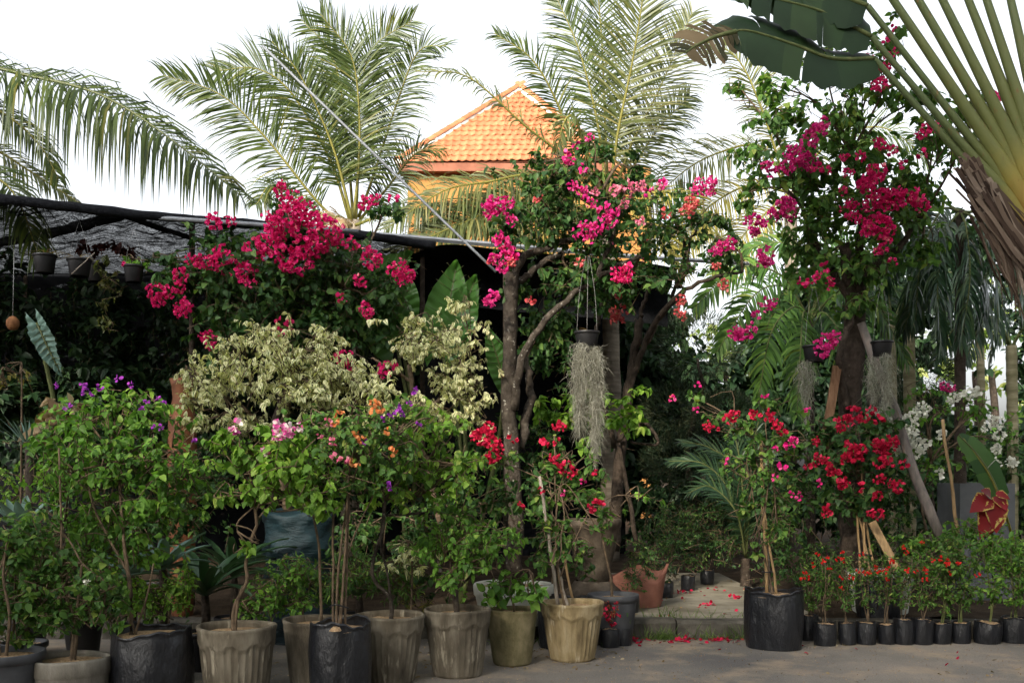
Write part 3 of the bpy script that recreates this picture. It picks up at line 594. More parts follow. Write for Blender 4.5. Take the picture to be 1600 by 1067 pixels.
# ------------------------------------------------------------------ shade house on the left
sh = thing('shade_house', 'black shade net on pipes over the dark nursery', 'shade net', P(150, 740, 9.7) * [1, 1, 0])
zf = lambda px, py, d: P(px, py, d)
ft = curve([P(-400, 278, 9.6), P(0, 312, 9.6), P(200, 334, 9.9), P(380, 350, 10.2), P(560, 368, 10.4), P(680, 385, 10.6)], 40)
nf = len(ft)
def sheet(front, back, rows, sag, lump=.03):
    V = []
    for a, (f, b) in enumerate(zip(front, back)):
        for r in range(rows):
            s = r / (rows - 1); p = f * (1 - s) + b * s
            p = p - [0, 0, sag * math.sin(math.pi * s) * (1 + .4 * math.sin(a * .9))] + lump * rng.normal(size=3) * [0, 0, 1] * (0 < r < rows - 1)
            V.append(p)
    return np.array(V), [[a * rows + r, (a + 1) * rows + r, (a + 1) * rows + r + 1, a * rows + r + 1] for a in range(len(front) - 1) for r in range(rows - 1)]
bk = np.stack([np.linspace(P(-500, 430, 17)[0], P(640, 440, 17)[0], nf), np.full(nf, 17.0), np.full(nf, P(0, 428, 17)[2])], -1)
g = G(); V, Q = sheet(ft, bk, 12, .18); g.add(V, Q); g.build('net_roof', M['net'], sh)
g = G(); g.tube(ft + [0, -.02, .0], .045, 8, .12); g.build('net_hem', M['net_fold'], sh)
g = G(); g.tube(curve([P(-20, 382, 12), P(90, 362, 11.2), P(190, 336, 10.2)], 16), .055, 8, .14); g.build('net_seam', M['net_fold'], sh)
g = G(); g.tube(curve([P(195, 338, 10), P(300, 372, 12.5), P(380, 392, 15)], 12), .03, 6, .1); g.build('net_seam', M['net_fold'], sh)
bw = bk.copy(); lo = bk.copy(); lo[:, 2] = ZB
g = G(); V, Q = sheet(bw + [0, .05, .02], lo + [0, .05, 0], 10, 0); g.add(V, Q); g.build('dark_net_fill', M['dark_net_fill'], sh)  # dark sheet added to fill in the deep shade at the back
sx = bk[0][0] + .02
g = G(); fl = np.array([[sx - .6, y, 3.9] for y in np.linspace(9.4, 17, 10)]); V, Q = sheet(fl, fl * [1, 1, 0], 6, 0); g.add(V, Q); g.build('dark_net_fill', M['dark_net_fill'], sh)
for px_, d_, yt in ((-60, 10.2, 318), (300, 10.4, 345), (40, 16.5, 428), (300, 16.5, 428), (560, 10.8, 372), (600, 16.5, 430)):
    b = P(px_, 0, d_); b[2] = ZB - .05; top = P(px_, yt, d_); g = G(); g.tube(np.linspace(b, top, 4), .03, 8); g.build('post', M['bark_dark'], sh)
g = G(); g.tube(np.linspace(P(200, 337, 9.95), P(560, 362, 10.0), 6), .022, 8); g.build('pipe', M['metal'], sh)
# second net bay with its own pipe, centre
s2 = thing('shade_house', 'sagging black shade net with a grey pipe beam behind the elephant ear leaves', 'shade net', P(800, 740, 11.5) * [1, 1, 0])
g = G(); g.box((0, 0, 0), (1, 1, 1)); 
pb = np.linspace(P(525, 361, 11.2), P(1000, 402, 11.6), 8)
G().tube(pb, .028, 4).build('beam', M['metal'], s2, False)
G().tube(np.linspace(P(1000, 402, 11.6), P(1170, 412, 11.8), 4), .022, 4).build('beam', M['metal'], s2, False)
f2 = curve([P(600, 415, 11.4), P(650, 395, 11.4), P(700, 382, 11.4), P(800, 392, 11.5), P(1000, 410, 11.6), P(1060, 420, 11.7)], 24)
b2 = f2 + [0, 5.5, 0]; b2[:, 2] = P(0, 432, 17)[2]
g = G(); V, Q = sheet(f2, b2, 8, .15); g.add(V, Q); g.build('net_roof', M['net_fold'], s2)
lo = f2 + [0, 5.45, 0]; lo[:, 2] = ZB; hi = lo.copy(); hi[:, 2] = P(0, 432, 17)[2] - .02
g = G(); V, Q = sheet(hi, lo, 8, 0); g.add(V, Q); g.build('dark_net_fill', M['net_fold'], s2)
lo = f2 + [0, .8, 0]; lo[:, 2] -= .55; hi = f2 + [0, .78, -.02]
g = G(); V, Q = sheet(hi, lo, 5, 0, .03); g.add(V, Q); g.build('net_flap', M['net_fold'], s2)
for px_ in (660, 790):
    b = P(px_, 0, 11.5); b[2] = ZB - .05; g = G(); g.tube(np.linspace(b, P(px_, 388, 11.5), 4), .03, 8); g.build('post', M['bark_dark'], s2)
g = G(); a, b = P(410, 72, 10.6), P(775, 425, 10.2); dv = b - a; foot = b + dv * .02
g.tube(np.linspace(a, b, 10), .0135, 8); o = g.build('metal_pole', M['metal'], None, org=b); tag(o, 'long thin grey metal pole leaning diagonally across the sky', 'pole')

# ------------------------------------------------------------------ traveller's palm on the right
tp = thing('traveller_palm', 'giant fan-shaped palm with thick yellow-green leaf stalks on the right edge', 'palm tree', P(1640, 740, 8.3) * [1, 1, 0])
G().tube(curve([P(1665, 1020, 8.3), P(1660, 700, 8.3), P(1650, 480, 8.3), P(1640, 380, 8.3)], 18), np.linspace(.20, .17, 18), 14, .04).build('trunk', M['fibre'], tp)
def stalk(par, pts, w0, w1, k=26):
    """channelled leaf stalk: broad clasping sheath below, rounder above"""
    c = curve([P(*p) for p in pts], k); k = len(c); T = unit(np.gradient(c, axis=0)); S = unit(np.cross(T, [0, -1, 0])); N = np.array([0, -1.0, 0])
    s = np.linspace(0, 1, k); w_ = w1 + (w0 - w1) * (1 - s) ** 1.9; dth = np.minimum(w_, .045) ; th = np.linspace(0, 2 * math.pi, 10, endpoint=False)
    V = c[:, None] + (np.cos(th)[None, :] * w_[:, None])[..., None] * S[:, None] + (np.sin(th)[None, :] * dth[:, None])[..., None] * N
    n = 10; i = np.arange(k - 1)[:, None] * n; j = np.arange(n)[None]; j2 = (j + 1) % n
    U = np.stack(np.broadcast_arrays(th[None] / 6.28, s[:, None]), -1)
    g = G(); g.add(V, np.stack([i + j, i + j2, i + n + j2, i + n + j], -1).reshape(-1, 4), None, U); return g.build('leaf_stalk', M['sheath'], par), c
def blade(par, pts, hw, nseg, droop, mat='leaf_banana', tears=.25, kind=(1, 1), hang=.8):
    """banana-like blade: midrib and lamina torn into strips along the side veins"""
    c = curve([P(*p) for p in pts], 30); k = len(c); T = unit(np.gradient(c, axis=0)); g = G(); S = unit(np.cross(T, [0, -.9, .45])); 
    for sgn, on in ((1, kind[0]), (-1, kind[1])):
        if not on: continue
        ii = 0
        while ii < nseg:
            torn = rng.random() < max(tears, .22); run = int(rng.integers(2, 9)) if rng.random() > tears else 1
            a0 = ii / nseg; a1 = min(1, (ii + run) / nseg); ii += run; m = run + 1; ts = np.linspace(a0, a1 - (.012 if torn else 0), m)
            pos = np.stack([np.interp(ts * (k - 1), np.arange(k), c[:, q]) for q in range(3)], -1); tg_ = unit(np.stack([np.interp(ts * (k - 1), np.arange(k), T[:, q]) for q in range(3)], -1)); sg = unit(np.stack([np.interp(ts * (k - 1), np.arange(k), S[:, q]) for q in range(3)], -1))
            wdt = hw * np.clip(np.sin(math.pi * np.clip(.06 + .94 * ts, 0, 1)) ** .45, .1, 1) * (.9 + .15 * rng.random()); rows = [pos]; d = unit(sgn * sg * on + .22 * tg_); jd = (.10 + .7 * (tears > .5)) * torn * rng.normal(size=3); wdt = wdt * (1 + .06 * rng.normal(size=m))
            for q in range(4):
                rows.append(rows[-1] + d * (wdt / 4)[:, None]); d = unit(d + np.array([0, 0, -1]) * droop * hang * .5 + jd * .25 * (q > 0))
            V = np.stack(rows, 1).reshape(-1, 3); Q = [[a * 5 + q, (a + 1) * 5 + q, (a + 1) * 5 + q + 1, a * 5 + q + 1] for a in range(m - 1) for q in range(4)]
            U = np.stack(np.broadcast_arrays(ts[:, None], np.linspace(0, 1, 5)[None]), -1); g.add(V, Q, None, U)
    o = g.build('blade', M[mat], par); G().tube(c, np.linspace(.022, .006, k), 6).build('midrib', M['stem_green'], par); return o
OX, OY = 1628, 345
st = [(1366, 92), (1362, 58), (1356, 10), (1392, -5), (1432, -5), (1470, -5), (1511, -5), (1540, -5), (1578, -5), (1622, -5), (1670, -5)]
for i_, (tx, ty) in enumerate(st):
    dd = 8.3 - .02 * (i_ % 2) - .012 * i_; a = math.atan2(OY - ty, tx - OX); f = 1.0
    ox = OX + 3 * i_; oy = OY + 28 - i_ * 8
    if ty < 0: ex_, ey_ = tx + (tx - ox) * .42, ty + (ty - oy) * .42
    else: ex_, ey_ = tx, ty
    mx, my = ox + (tx - ox) * .42, oy + (ty - oy) * .42 + 6
    sk, c = stalk(tp, [(ox, oy, dd), (ox + (mx - ox) * .5, oy + (my - oy) * .5 + 3, dd), (mx, my, dd), (tx, ty, dd), ] + ([(ex_, ey_, dd)] if ty < 0 else []), .135, .024)
    if ty < 0 and i_ > 2:
        q = math.hypot(ex_ - ox, ey_ - oy); vx, vy = (ex_ - ox) / q, (ey_ - oy) / q
        blade(sk, [(ex_, ey_, dd), (ex_ + vx * 130, ey_ + vy * 130, dd), (ex_ + vx * 260, ey_ + vy * 240, dd), (ex_ + vx * 360, ey_ + vy * 300, dd)], .33, 34, .12)
    elif i_ == 0: blade(sk, [(1366, 92, dd), (1300, 92, 8.1), (1240, 70, 8.0), (1165, 48, 7.9), (1130, 58, 7.85)], .34, 34, .75, tears=.04)
    elif i_ == 1: blade(sk, [(1362, 58, dd), (1300, 26, 8.2), (1250, 8, 8.1), (1150, -15, 8.0)], .36, 30, .7, tears=.04)
    else: blade(sk, [(1356, 10, dd), (1290, -15, 8.25), (1220, -30, 8.2), (1120, -30, 8.2)], .40, 30, .7, tears=.04)
sk0 = blade(tp, [(1150, 50, 7.86), (1118, 58, 7.8), (1088, 72, 7.75), (1070, 84, 7.7)], .24, 12, .5, mat='leaf_drygreen', tears=.95)
sk0.name = 'dry_leaf_tip'; sk0['label'] = 'dry brown torn tip of the lowest leaf'
# old brown sheaths peeling off below the fan, each frayed into fibres
M['fray'] = leaf_mat('fray', [(0, (.025, .016, .012)), (.4, (.06, .04, .03)), (.8, (.13, .095, .07)), (1, (.24, .19, .15))], trans=.05, rough=.9, spec=.08)
def frayed(pts, wd, n, lift):
    g = G(); c = curve([P(*p) for p in pts], 18); m = len(c); T = unit(np.gradient(c, axis=0)); S = unit(np.cross(T, [0, -1, 0]))
    for k in range(n):
        q = -1 + 2 * (k + rng.random()) / n; a = rng.integers(0, 4); b = m - rng.integers(0, 5) ; w_ = wd * (.6 + 1.2 * rng.random()) * 1.25 / n ; cc = c[a:b]; l = len(cc); s_ = np.linspace(0, 1, l)
        off = S[a:b] * (wd * q * (.55 + .6 * np.sin(s_ * 2.6 + .3)) + .01 * np.sin(s_ * 9 + rng.random() * 6))[:, None] + np.array([0, -1, 0]) * (lift * (1 - q * q) + .015 * rng.random()) + (s_ ** 3)[:, None] * .04 * rng.normal(size=3) * [1, .6, .6] + ((1 - s_) ** 4)[:, None] * .03 * rng.normal(size=3)
        p = cc + off; ww = (w_ * (1.1 - .8 * s_ ** 3))[:, None] * S[a:b]; V = np.stack([p - ww, p + ww], 1).reshape(-1, 3)
        g.add(V, [[2 * i, 2 * i + 1, 2 * i + 3, 2 * i + 2] for i in range(l - 1)])
    g.build('dry_sheath', M['fray'], tp, kind='stuff')
for k in range(9):
    s_ = k / 8; x0, y0 = 1490 + 45 * s_ + 5 * rng.normal(), 240 + 46 * s_ + 20 * rng.random(); x1, y1 = 1560 + 45 * s_, 305 + 90 * s_; x2, y2 = 1612 + 30 * s_, 400 + 70 * s_; dk = 8.15 - .02 * k
    frayed([(x0, y0, dk), ((x0 + x1) / 2, (y0 + y1) / 2 + 12, dk - .05), (x1, y1 + 18, dk - .05), (x2 + 20, y2, dk)], .085, 11, .04)
for k in range(6):
    x0 = 1550 + 13 * k; frayed([(x0 - 26, 330 + 12 * k, 8.0), (x0 + 2, 390, 7.98), (x0 + 20, 440, 7.98), (x0 + 30, 490 + 12 * rng.random(), 8.0)], .06, 8, .03)

# ------------------------------------------------------------------ unseen trees added behind the viewer to shade the nursery front
for k, (x_, y_, h_, w_) in enumerate([(-17, -6, 8.8, 4.2), (-10.5, -5, 9.2, 4.4), (-4, -5.5, 9.4, 4.3), (3, -5, 9, 4.3), (9.5, -5.5, 9.2, 4.3), (16, -6, 9, 4.2), (-7.5, 0.5, 10.5, 3.0), (0.5, 0, 11, 3.2), (8, 0.5, 10.5, 3.2)]):
    lab_ = 'added unseen shade tree behind the viewer, ' + ('leftmost', 'second from left', 'third from left', 'third from right', 'second from right', 'rightmost', 'left of those near the road edge', 'middle of those near the road edge', 'right of those near the road edge')[k]
    t = thing('added_shade_tree', lab_, 'tree', (x_, y_, 0), 'added shade trees behind the viewer')
    G().tube(curve([(x_, y_, 0), (x_ + .2, y_, h_ * .35), (x_, y_, h_ * .7)], 8), np.linspace(.28, .15, 8), 8, .05).build('trunk', M['bark_dark'], t)
    low = 1.0 if y_ < -2 else 6.2; zc = (h_ + low) / 2; n_ = 3200 if y_ < -2 else 2200; u = unit(rng.normal(size=(n_, 3))); p = np.array([x_, y_, zc]) + u * np.array([w_, w_ * .62, (h_ - low) / 2]) * (rng.random((n_, 1)) ** .35)
    G().leaves(p, rng.normal(size=p.shape) + [0, 0, -.5], rng.normal(size=p.shape) + [0, 0, .6], .42, .26, 'ovate', .2, .2).build('crown', M['leaf_dark'], t, kind='stuff')

# ------------------------------------------------------------------ background greenery
def shrub(name, label, cat, px, d, blobs, dens, L, W, mat, zg=ZB, group=None, trunk=None, tr=.03, tm='bark_dark', tw=True, tn='trunk', **kw):
    b = P(px, 0, d); b[2] = zg; t = thing(name, label, cat, b, group); start = None
    if trunk:
        g = G(); cc = None
        for pts in trunk: cc = limb(g, pts, tr, tr * .6)
        start = cc[-1]; g.build(tn, M[tm], t)
    crown(t, blobs, dens, L, W, mat, tw, start, **kw); return t
FAR = 'trees far behind the nursery'
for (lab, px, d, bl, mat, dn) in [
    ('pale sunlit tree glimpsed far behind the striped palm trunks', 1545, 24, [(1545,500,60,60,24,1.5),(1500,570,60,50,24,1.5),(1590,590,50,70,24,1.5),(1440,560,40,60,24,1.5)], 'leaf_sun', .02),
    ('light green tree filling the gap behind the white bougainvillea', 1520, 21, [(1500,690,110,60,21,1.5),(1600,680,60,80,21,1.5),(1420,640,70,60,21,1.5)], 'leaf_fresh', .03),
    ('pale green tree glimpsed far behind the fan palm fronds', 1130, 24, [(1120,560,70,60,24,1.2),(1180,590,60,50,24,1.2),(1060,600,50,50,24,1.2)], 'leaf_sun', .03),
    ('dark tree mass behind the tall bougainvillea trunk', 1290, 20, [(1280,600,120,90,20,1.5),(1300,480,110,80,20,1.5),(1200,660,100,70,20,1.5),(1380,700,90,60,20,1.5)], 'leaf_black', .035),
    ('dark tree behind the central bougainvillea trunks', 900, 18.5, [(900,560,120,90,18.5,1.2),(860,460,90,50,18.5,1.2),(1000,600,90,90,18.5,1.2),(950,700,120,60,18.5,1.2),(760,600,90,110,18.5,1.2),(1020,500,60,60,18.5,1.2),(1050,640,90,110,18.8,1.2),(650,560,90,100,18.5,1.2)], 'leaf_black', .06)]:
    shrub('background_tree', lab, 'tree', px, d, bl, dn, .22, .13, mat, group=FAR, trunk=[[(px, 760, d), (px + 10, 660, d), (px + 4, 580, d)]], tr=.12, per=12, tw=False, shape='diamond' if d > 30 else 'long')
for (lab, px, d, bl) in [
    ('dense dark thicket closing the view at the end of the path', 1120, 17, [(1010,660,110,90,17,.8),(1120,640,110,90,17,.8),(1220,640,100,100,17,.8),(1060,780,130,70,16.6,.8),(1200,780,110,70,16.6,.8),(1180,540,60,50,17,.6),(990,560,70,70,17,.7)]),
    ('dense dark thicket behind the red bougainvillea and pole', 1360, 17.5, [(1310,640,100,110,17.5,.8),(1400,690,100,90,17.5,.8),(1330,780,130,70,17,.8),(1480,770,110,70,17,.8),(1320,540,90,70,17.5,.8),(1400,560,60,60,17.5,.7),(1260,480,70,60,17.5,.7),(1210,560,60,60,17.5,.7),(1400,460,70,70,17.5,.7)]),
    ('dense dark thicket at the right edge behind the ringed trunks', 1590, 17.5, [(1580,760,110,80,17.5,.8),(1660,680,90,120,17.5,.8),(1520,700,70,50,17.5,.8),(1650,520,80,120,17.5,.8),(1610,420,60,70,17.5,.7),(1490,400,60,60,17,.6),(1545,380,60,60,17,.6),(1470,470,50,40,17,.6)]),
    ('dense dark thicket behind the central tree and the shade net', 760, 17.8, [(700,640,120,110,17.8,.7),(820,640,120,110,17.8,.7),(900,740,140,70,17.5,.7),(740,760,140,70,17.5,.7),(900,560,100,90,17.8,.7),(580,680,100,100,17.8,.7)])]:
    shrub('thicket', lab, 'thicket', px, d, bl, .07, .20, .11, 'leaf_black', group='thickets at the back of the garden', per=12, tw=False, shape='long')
DK = 'dark plants in the shade behind the flowers'
shrub('fine_leaved_hedge', 'low dark undergrowth behind the large grow bag and its neighbours', 'shrub', 1290, 11, [(1225,880,45,34,10.9,.3),(1290,870,50,40,11,.3),(1350,860,50,40,11,.3),(1420,850,60,50,11.2,.3),(1210,840,40,40,11.4,.3),(1500,860,60,50,11.6,.3)], .09, .05, .024, 'leaf_dark', shape='long', per=12)
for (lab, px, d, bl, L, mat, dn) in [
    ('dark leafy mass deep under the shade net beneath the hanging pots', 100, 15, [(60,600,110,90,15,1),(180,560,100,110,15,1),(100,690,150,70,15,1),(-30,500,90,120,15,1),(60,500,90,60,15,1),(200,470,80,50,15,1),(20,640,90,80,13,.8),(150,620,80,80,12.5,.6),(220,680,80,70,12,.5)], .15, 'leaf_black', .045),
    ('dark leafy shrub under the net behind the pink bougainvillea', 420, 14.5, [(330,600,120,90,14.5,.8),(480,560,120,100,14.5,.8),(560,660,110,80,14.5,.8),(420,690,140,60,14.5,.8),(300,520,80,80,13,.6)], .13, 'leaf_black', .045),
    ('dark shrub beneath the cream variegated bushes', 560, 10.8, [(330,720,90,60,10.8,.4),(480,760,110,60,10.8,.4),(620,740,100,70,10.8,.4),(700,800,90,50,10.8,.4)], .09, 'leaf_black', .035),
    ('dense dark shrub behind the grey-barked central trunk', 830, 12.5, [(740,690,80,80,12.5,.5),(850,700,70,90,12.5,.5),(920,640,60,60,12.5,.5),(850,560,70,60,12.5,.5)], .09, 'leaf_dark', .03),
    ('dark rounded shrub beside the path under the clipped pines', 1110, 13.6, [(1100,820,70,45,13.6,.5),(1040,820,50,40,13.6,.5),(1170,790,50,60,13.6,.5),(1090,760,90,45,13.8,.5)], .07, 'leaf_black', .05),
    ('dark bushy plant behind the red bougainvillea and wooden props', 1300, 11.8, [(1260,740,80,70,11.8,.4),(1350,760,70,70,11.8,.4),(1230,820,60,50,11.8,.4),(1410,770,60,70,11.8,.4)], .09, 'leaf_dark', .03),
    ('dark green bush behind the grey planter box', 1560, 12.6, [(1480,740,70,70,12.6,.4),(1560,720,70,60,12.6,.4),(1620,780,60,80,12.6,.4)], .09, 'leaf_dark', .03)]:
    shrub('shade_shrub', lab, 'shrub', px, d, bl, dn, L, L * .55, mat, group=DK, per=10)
# clipped pine pads
def pine(lab, px, d, pads, trunk, n=2600, mat='leaf_needle'):
    b = P(px, 0, d); b[2] = ZB; t = thing('clipped_pine', lab, 'pine tree', b, 'cloud-pruned pines'); g = G()
    for pts in trunk: cc = limb(g, pts, .05, .02, wob=.015)
    g.build('trunk', M['bark_dark'], t)
    for (x, y, rx, ry) in pads:
        c = P(x, y, d); rad = np.array([rx * PX(d), rx * PX(d) * .8, ry * PX(d)]); u = unit(rng.normal(size=(n, 3))); p = c + u * rad * (.70 + .3 * rng.random((n, 1)))
        gg = G(); ax = unit(u + .45 * rng.normal(size=u.shape) + [0, 0, .35]); gg.leaves(p, ax, rng.normal(size=u.shape), .10, .010, 'diamond', 0, .1); gg.build('foliage_pad', M[mat], t, kind='stuff')
pine('dark clipped pine with rounded pads beside the path', 1090, 14, [(1090,540,70,55),(1060,640,62,42),(1130,650,60,40),(1075,720,75,40)], [[(1085,800,14),(1075,700,14),(1095,620,14),(1090,560,14)],[(1080,700,14),(1120,670,14),(1130,655,14)]])
pine('brownish clipped pine pads behind the right hanging pots', 1445, 13.6, [(1440,585,52,40),(1430,645,48,28)], [[(1455,800,13.6),(1452,700,13.6),(1445,620,13.6)]], 2200)
# small palms of the middle ground
def fanpalm(name, lab, px, d, yc, fr, mat, L=.42, wid=.045, zt=ZB, r=.06, **kw):
    t = palm(name, lab, px, d, yc, 0, r, 'small palms among the shrubs', 'bark_dark')
    for pts in fr: frond(t, [(*p[:2], d + (p[2] if len(p) > 2 else 0)) for p in pts], L, mat=mat, wid=wid, n=46, stemmat='stem_green', r0=.016, start=.15, **kw)
    return t
fanpalm('feather_palm', 'glossy palm with broad arching fronds behind the tall bougainvillea trunk', 1265, 12.6, 500,
    [((1265,500),(1220,430,-.3),(1150,420,-.5),(1085,480,-.6)), ((1265,500),(1230,450,-.3),(1180,460,-.6),(1120,550,-.8)), ((1265,500),(1240,480,-.4),(1205,520,-.7),(1185,620,-.8)),
     ((1265,500),(1260,420,-.2),(1225,380,-.3),(1160,390,-.3)), ((1265,500),(1300,430,-.2),(1350,420,-.4),(1420,470,-.5)), ((1265,500),(1310,460,-.3),(1370,480,-.6),(1420,570,-.7)),
     ((1265,500),(1290,490,-.4),(1320,540,-.7),(1330,620,-.8)), ((1265,500),(1255,490,-.4),(1250,560,-.8),(1245,650,-.9)), ((1265,500),(1300,400,0),(1360,370,0),(1430,400,0))], 'leaf_mid', droop=.4, roll=.7)
fanpalm('feather_palm', 'dark palm with curtain-like drooping fronds beside the giant fan palm', 1500, 11.2, 330,
    [((1500,330),(1470,330,-.2),(1440,400,-.3),(1430,500,-.3)), ((1500,330),(1480,360,-.2),(1465,440,-.3),(1470,540,-.3)), ((1500,330),(1510,360,-.2),(1515,440,-.3),(1500,540,-.3)), ((1500,330),(1530,350,-.2),(1555,430,-.3),(1560,530,-.3)),
     ((1500,330),(1550,340,-.1),(1590,400,-.1),(1600,500,-.1)), ((1500,330),(1450,310,.1),(1400,360,.1),(1380,450,.1)), ((1500,330),(1520,380,.2),(1540,450,.3),(1530,520,.3)), ((1500,330),(1475,370,.2),(1440,440,.3),(1410,520,.3))], 'leaf_strap', L=.5, droop=.8, roll=1.0)
fanpalm('feather_palm', 'low strap-leaved palm springing up at the back of the path', 1165, 12.4, 872,
    [((1165,870),(1140,770,-.2),(1100,725,-.3),(1045,720,-.3)), ((1165,870),(1150,740,-.2),(1110,700,-.2),(1065,690,-.2)), ((1165,870),(1160,760,-.3),(1150,690,-.3),(1130,650,-.3)), ((1165,870),(1170,750,-.2),(1178,690,-.2),(1190,640,-.2)), ((1165,870),(1150,800,-.4),(1110,760,-.5),(1075,770,-.6)), ((1165,870),(1175,770,-.2),(1195,720,-.3),(1225,700,-.3))], 'leaf_strap', L=.34, wid=.022, droop=.15, roll=.4, fw=1.6)
for k, (px, d, w, yt, lab) in enumerate([(1393, 13, .055, 500, 'slim ringed palm trunk, left of the pair behind the bougainvillea'), (1420, 13.2, .075, 480, 'thick ringed palm trunk, right of the pair behind the bougainvillea'), (1580, 12.6, .065, 540, 'ringed pale palm trunk standing behind the grey planter box'), (1532, 14, .05, 500, 'thin ringed palm trunk between pair and grey planter')]):
    b = P(px, 0, d); b[2] = ZB; t = thing('ringed_palm', lab, 'palm tree', b, 'palms with ringed trunks'); zz = np.linspace(b[2], P(0, yt, d)[2], 60); c = np.stack([np.full(60, b[0]) + .02 * np.sin(zz), np.full(60, d), zz], -1)
    G().tube(c, w * (1 + .06 * (np.arange(60) % 4 == 0)), 12).build('trunk', M['ring_trunk'], t)
    for q in range(5):
        a = -2.6 + q * 1.15 + .3 * rng.random(); ln = 75 + 25 * rng.random(); frond(t, [(px, yt + 4, d), (px + ln * .45 * math.sin(a), yt - ln * .5, d + .3 * math.cos(a)), (px + ln * math.sin(a), yt - ln * .45, d + .6 * math.cos(a)), (px + 1.5 * ln * math.sin(a), yt + ln * .3, d + .8 * math.cos(a))], .36, .5, .8, 34, .04, 'leaf_strap', .02, .2, stemmat='stem_green')

# ------------------------------------------------------------------ flowering trees
def tree(name, lab, px, d, limbs, blobs, dens, L, W, mat, tm='bark', forks=None, br=.018, group='bougainvillea trees', zg=ZB, **kw):
    b = P(px, 0, d); b[2] = zg; t = thing(name, lab, 'flowering tree', b, group); g = G(); ends = []
    for pts, r0, r1 in limbs: ends.append(limb(g, pts, r0, r1, 22, 9, .05, .008)[-1])
    g.build('trunk', M[tm], t)
    g = G(); tw = G()
    for bl in blobs:
        c = P(bl[0], bl[1], bl[4]); e = min(ends, key=lambda q: np.linalg.norm(q - c)); branch_to(tw, e, [bl], br)
    foliage(g, tw, blobs, dens, L, W, **kw); g.build('foliage', M[mat], t, kind='stuff'); tw.build('twigs', M['twig'], t, kind='stuff'); return t
t = tree('bougainvillea_tree', 'spreading bougainvillea under the net with heavy hot-pink flower heads', 430, 10.2,
    [([(430,800,10.2),(425,700,10.2),(440,600,10.2),(430,500,10.2)], .05, .035), ([(435,600,10.2),(500,520,10.2),(540,450,10.1)], .03, .02), ([(430,520,10.2),(350,470,10.2),(320,440,10.2)], .03, .02)],
    [(350,430,80,60,10.1,.5),(440,430,95,80,10.2,.6),(530,430,80,70,10.2,.6),(400,500,100,55,10.1,.5),(520,510,90,55,10.2,.5),(600,470,50,70,10.2,.4),(450,370,70,40,10.2,.4),(350,370,50,22,10.2,.3),(280,440,45,25,10,.3),(270,405,55,7,10,.12),(210,405,40,6,9.9,.1),(600,330,38,16,10.2,.25),(345,570,22,50,9.9,.25),(440,325,18,34,10.1,.2)],
    .055, .078, .056, 'leaf_dark', droop=.7, tm='bark_dark')
bloom(t, 'pet_pink', [(335,348,14),(360,345,9),(440,300,12),(455,318,20),(448,340,22),(480,338,20),(428,352,22),(470,360,24),(512,360,26),(548,380,11),(418,384,22),(398,388,14),(448,402,24),(465,410,22),(490,388,20),(345,405,22),(318,410,16),(300,408,10),(385,427,20),(282,432,13),(278,450,10),(245,455,16),(262,458,10),(248,470,11),(285,482,17),(325,530,16),(445,512,14),(580,403,20),(622,422,18),(635,432,16),(562,440,10),(572,482,11),(575,490,8),(535,560,16),(548,572,9),(605,578,13),(570,318,11),(585,312,9),(615,308,6),(535,465,6),(500,380,14),(522,372,16),(470,330,18),(436,372,14),(440,290,8)], 9.75, .12)

t = tree('bougainvillea_tree', 'grey-barked bougainvillea tree with forked trunk rising from the white pot', 803, 9.7,
    [([(803,905,9.7),(806,800,9.7),(797,680,9.7),(795,560,9.7),(800,470,9.7),(798,425,9.7)], .084, .058), ([(800,470,9.7),(812,410,9.7),(850,388,9.8),(905,372,9.9)], .05, .028), ([(803,640,9.7),(815,560,9.6),(860,490,9.6),(940,430,9.7),(1000,400,9.8)], .044, .018), ([(806,445,9.75),(850,410,9.8),(880,395,9.9)], .035, .025), ([(935,432,9.7),(960,350,9.8),(940,300,9.8)], .025, .015), ([(812,700,9.8),(828,620,9.9),(822,560,10)], .05, .03)],
    [(850,330,75,60,9.8,.45),(920,360,80,60,9.9,.5),(880,280,70,40,9.8,.4),(790,360,30,50,9.6,.25),(960,320,60,55,9.9,.4),(900,430,90,45,9.9,.45),(840,255,12,34,9.7,.15),(930,235,45,22,9.8,.2),(990,270,40,26,9.9,.2),(980,440,60,40,10,.4),(860,500,60,50,10.3,.3),(800,450,30,30,9.9,.2)],
    .05, .074, .052, 'leaf_dark', droop=.75, zg=ZB + .3)
bloom(t, 'pet_magenta', [(775,322,20),(765,330,12),(795,318,10),(785,375,14),(795,395,12),(775,405,10),(785,418,10),(770,465,11),(763,470,9),(800,345,9),(915,363,18),(930,360,12),(890,250,8),(920,215,7),(900,228,5),(945,330,12),(958,335,11),(895,290,8),(910,300,9),(925,318,8),(952,350,9),(885,240,6),(912,262,6)], 9.35, .1)
bloom(t, 'pet_pink', [(972,430,17),(978,428,14),(785,380,10),(800,402,9)], 9.4)
bloom(t, 'pet_salmon', [(840,310,8),(798,412,7),(770,408,6),(905,410,6),(830,470,6)], 9.4)
bloom(t, 'pet_rose', [(980,292,12),(960,298,9),(1000,290,8),(975,320,8),(1000,345,8),(930,300,7)], 9.5)

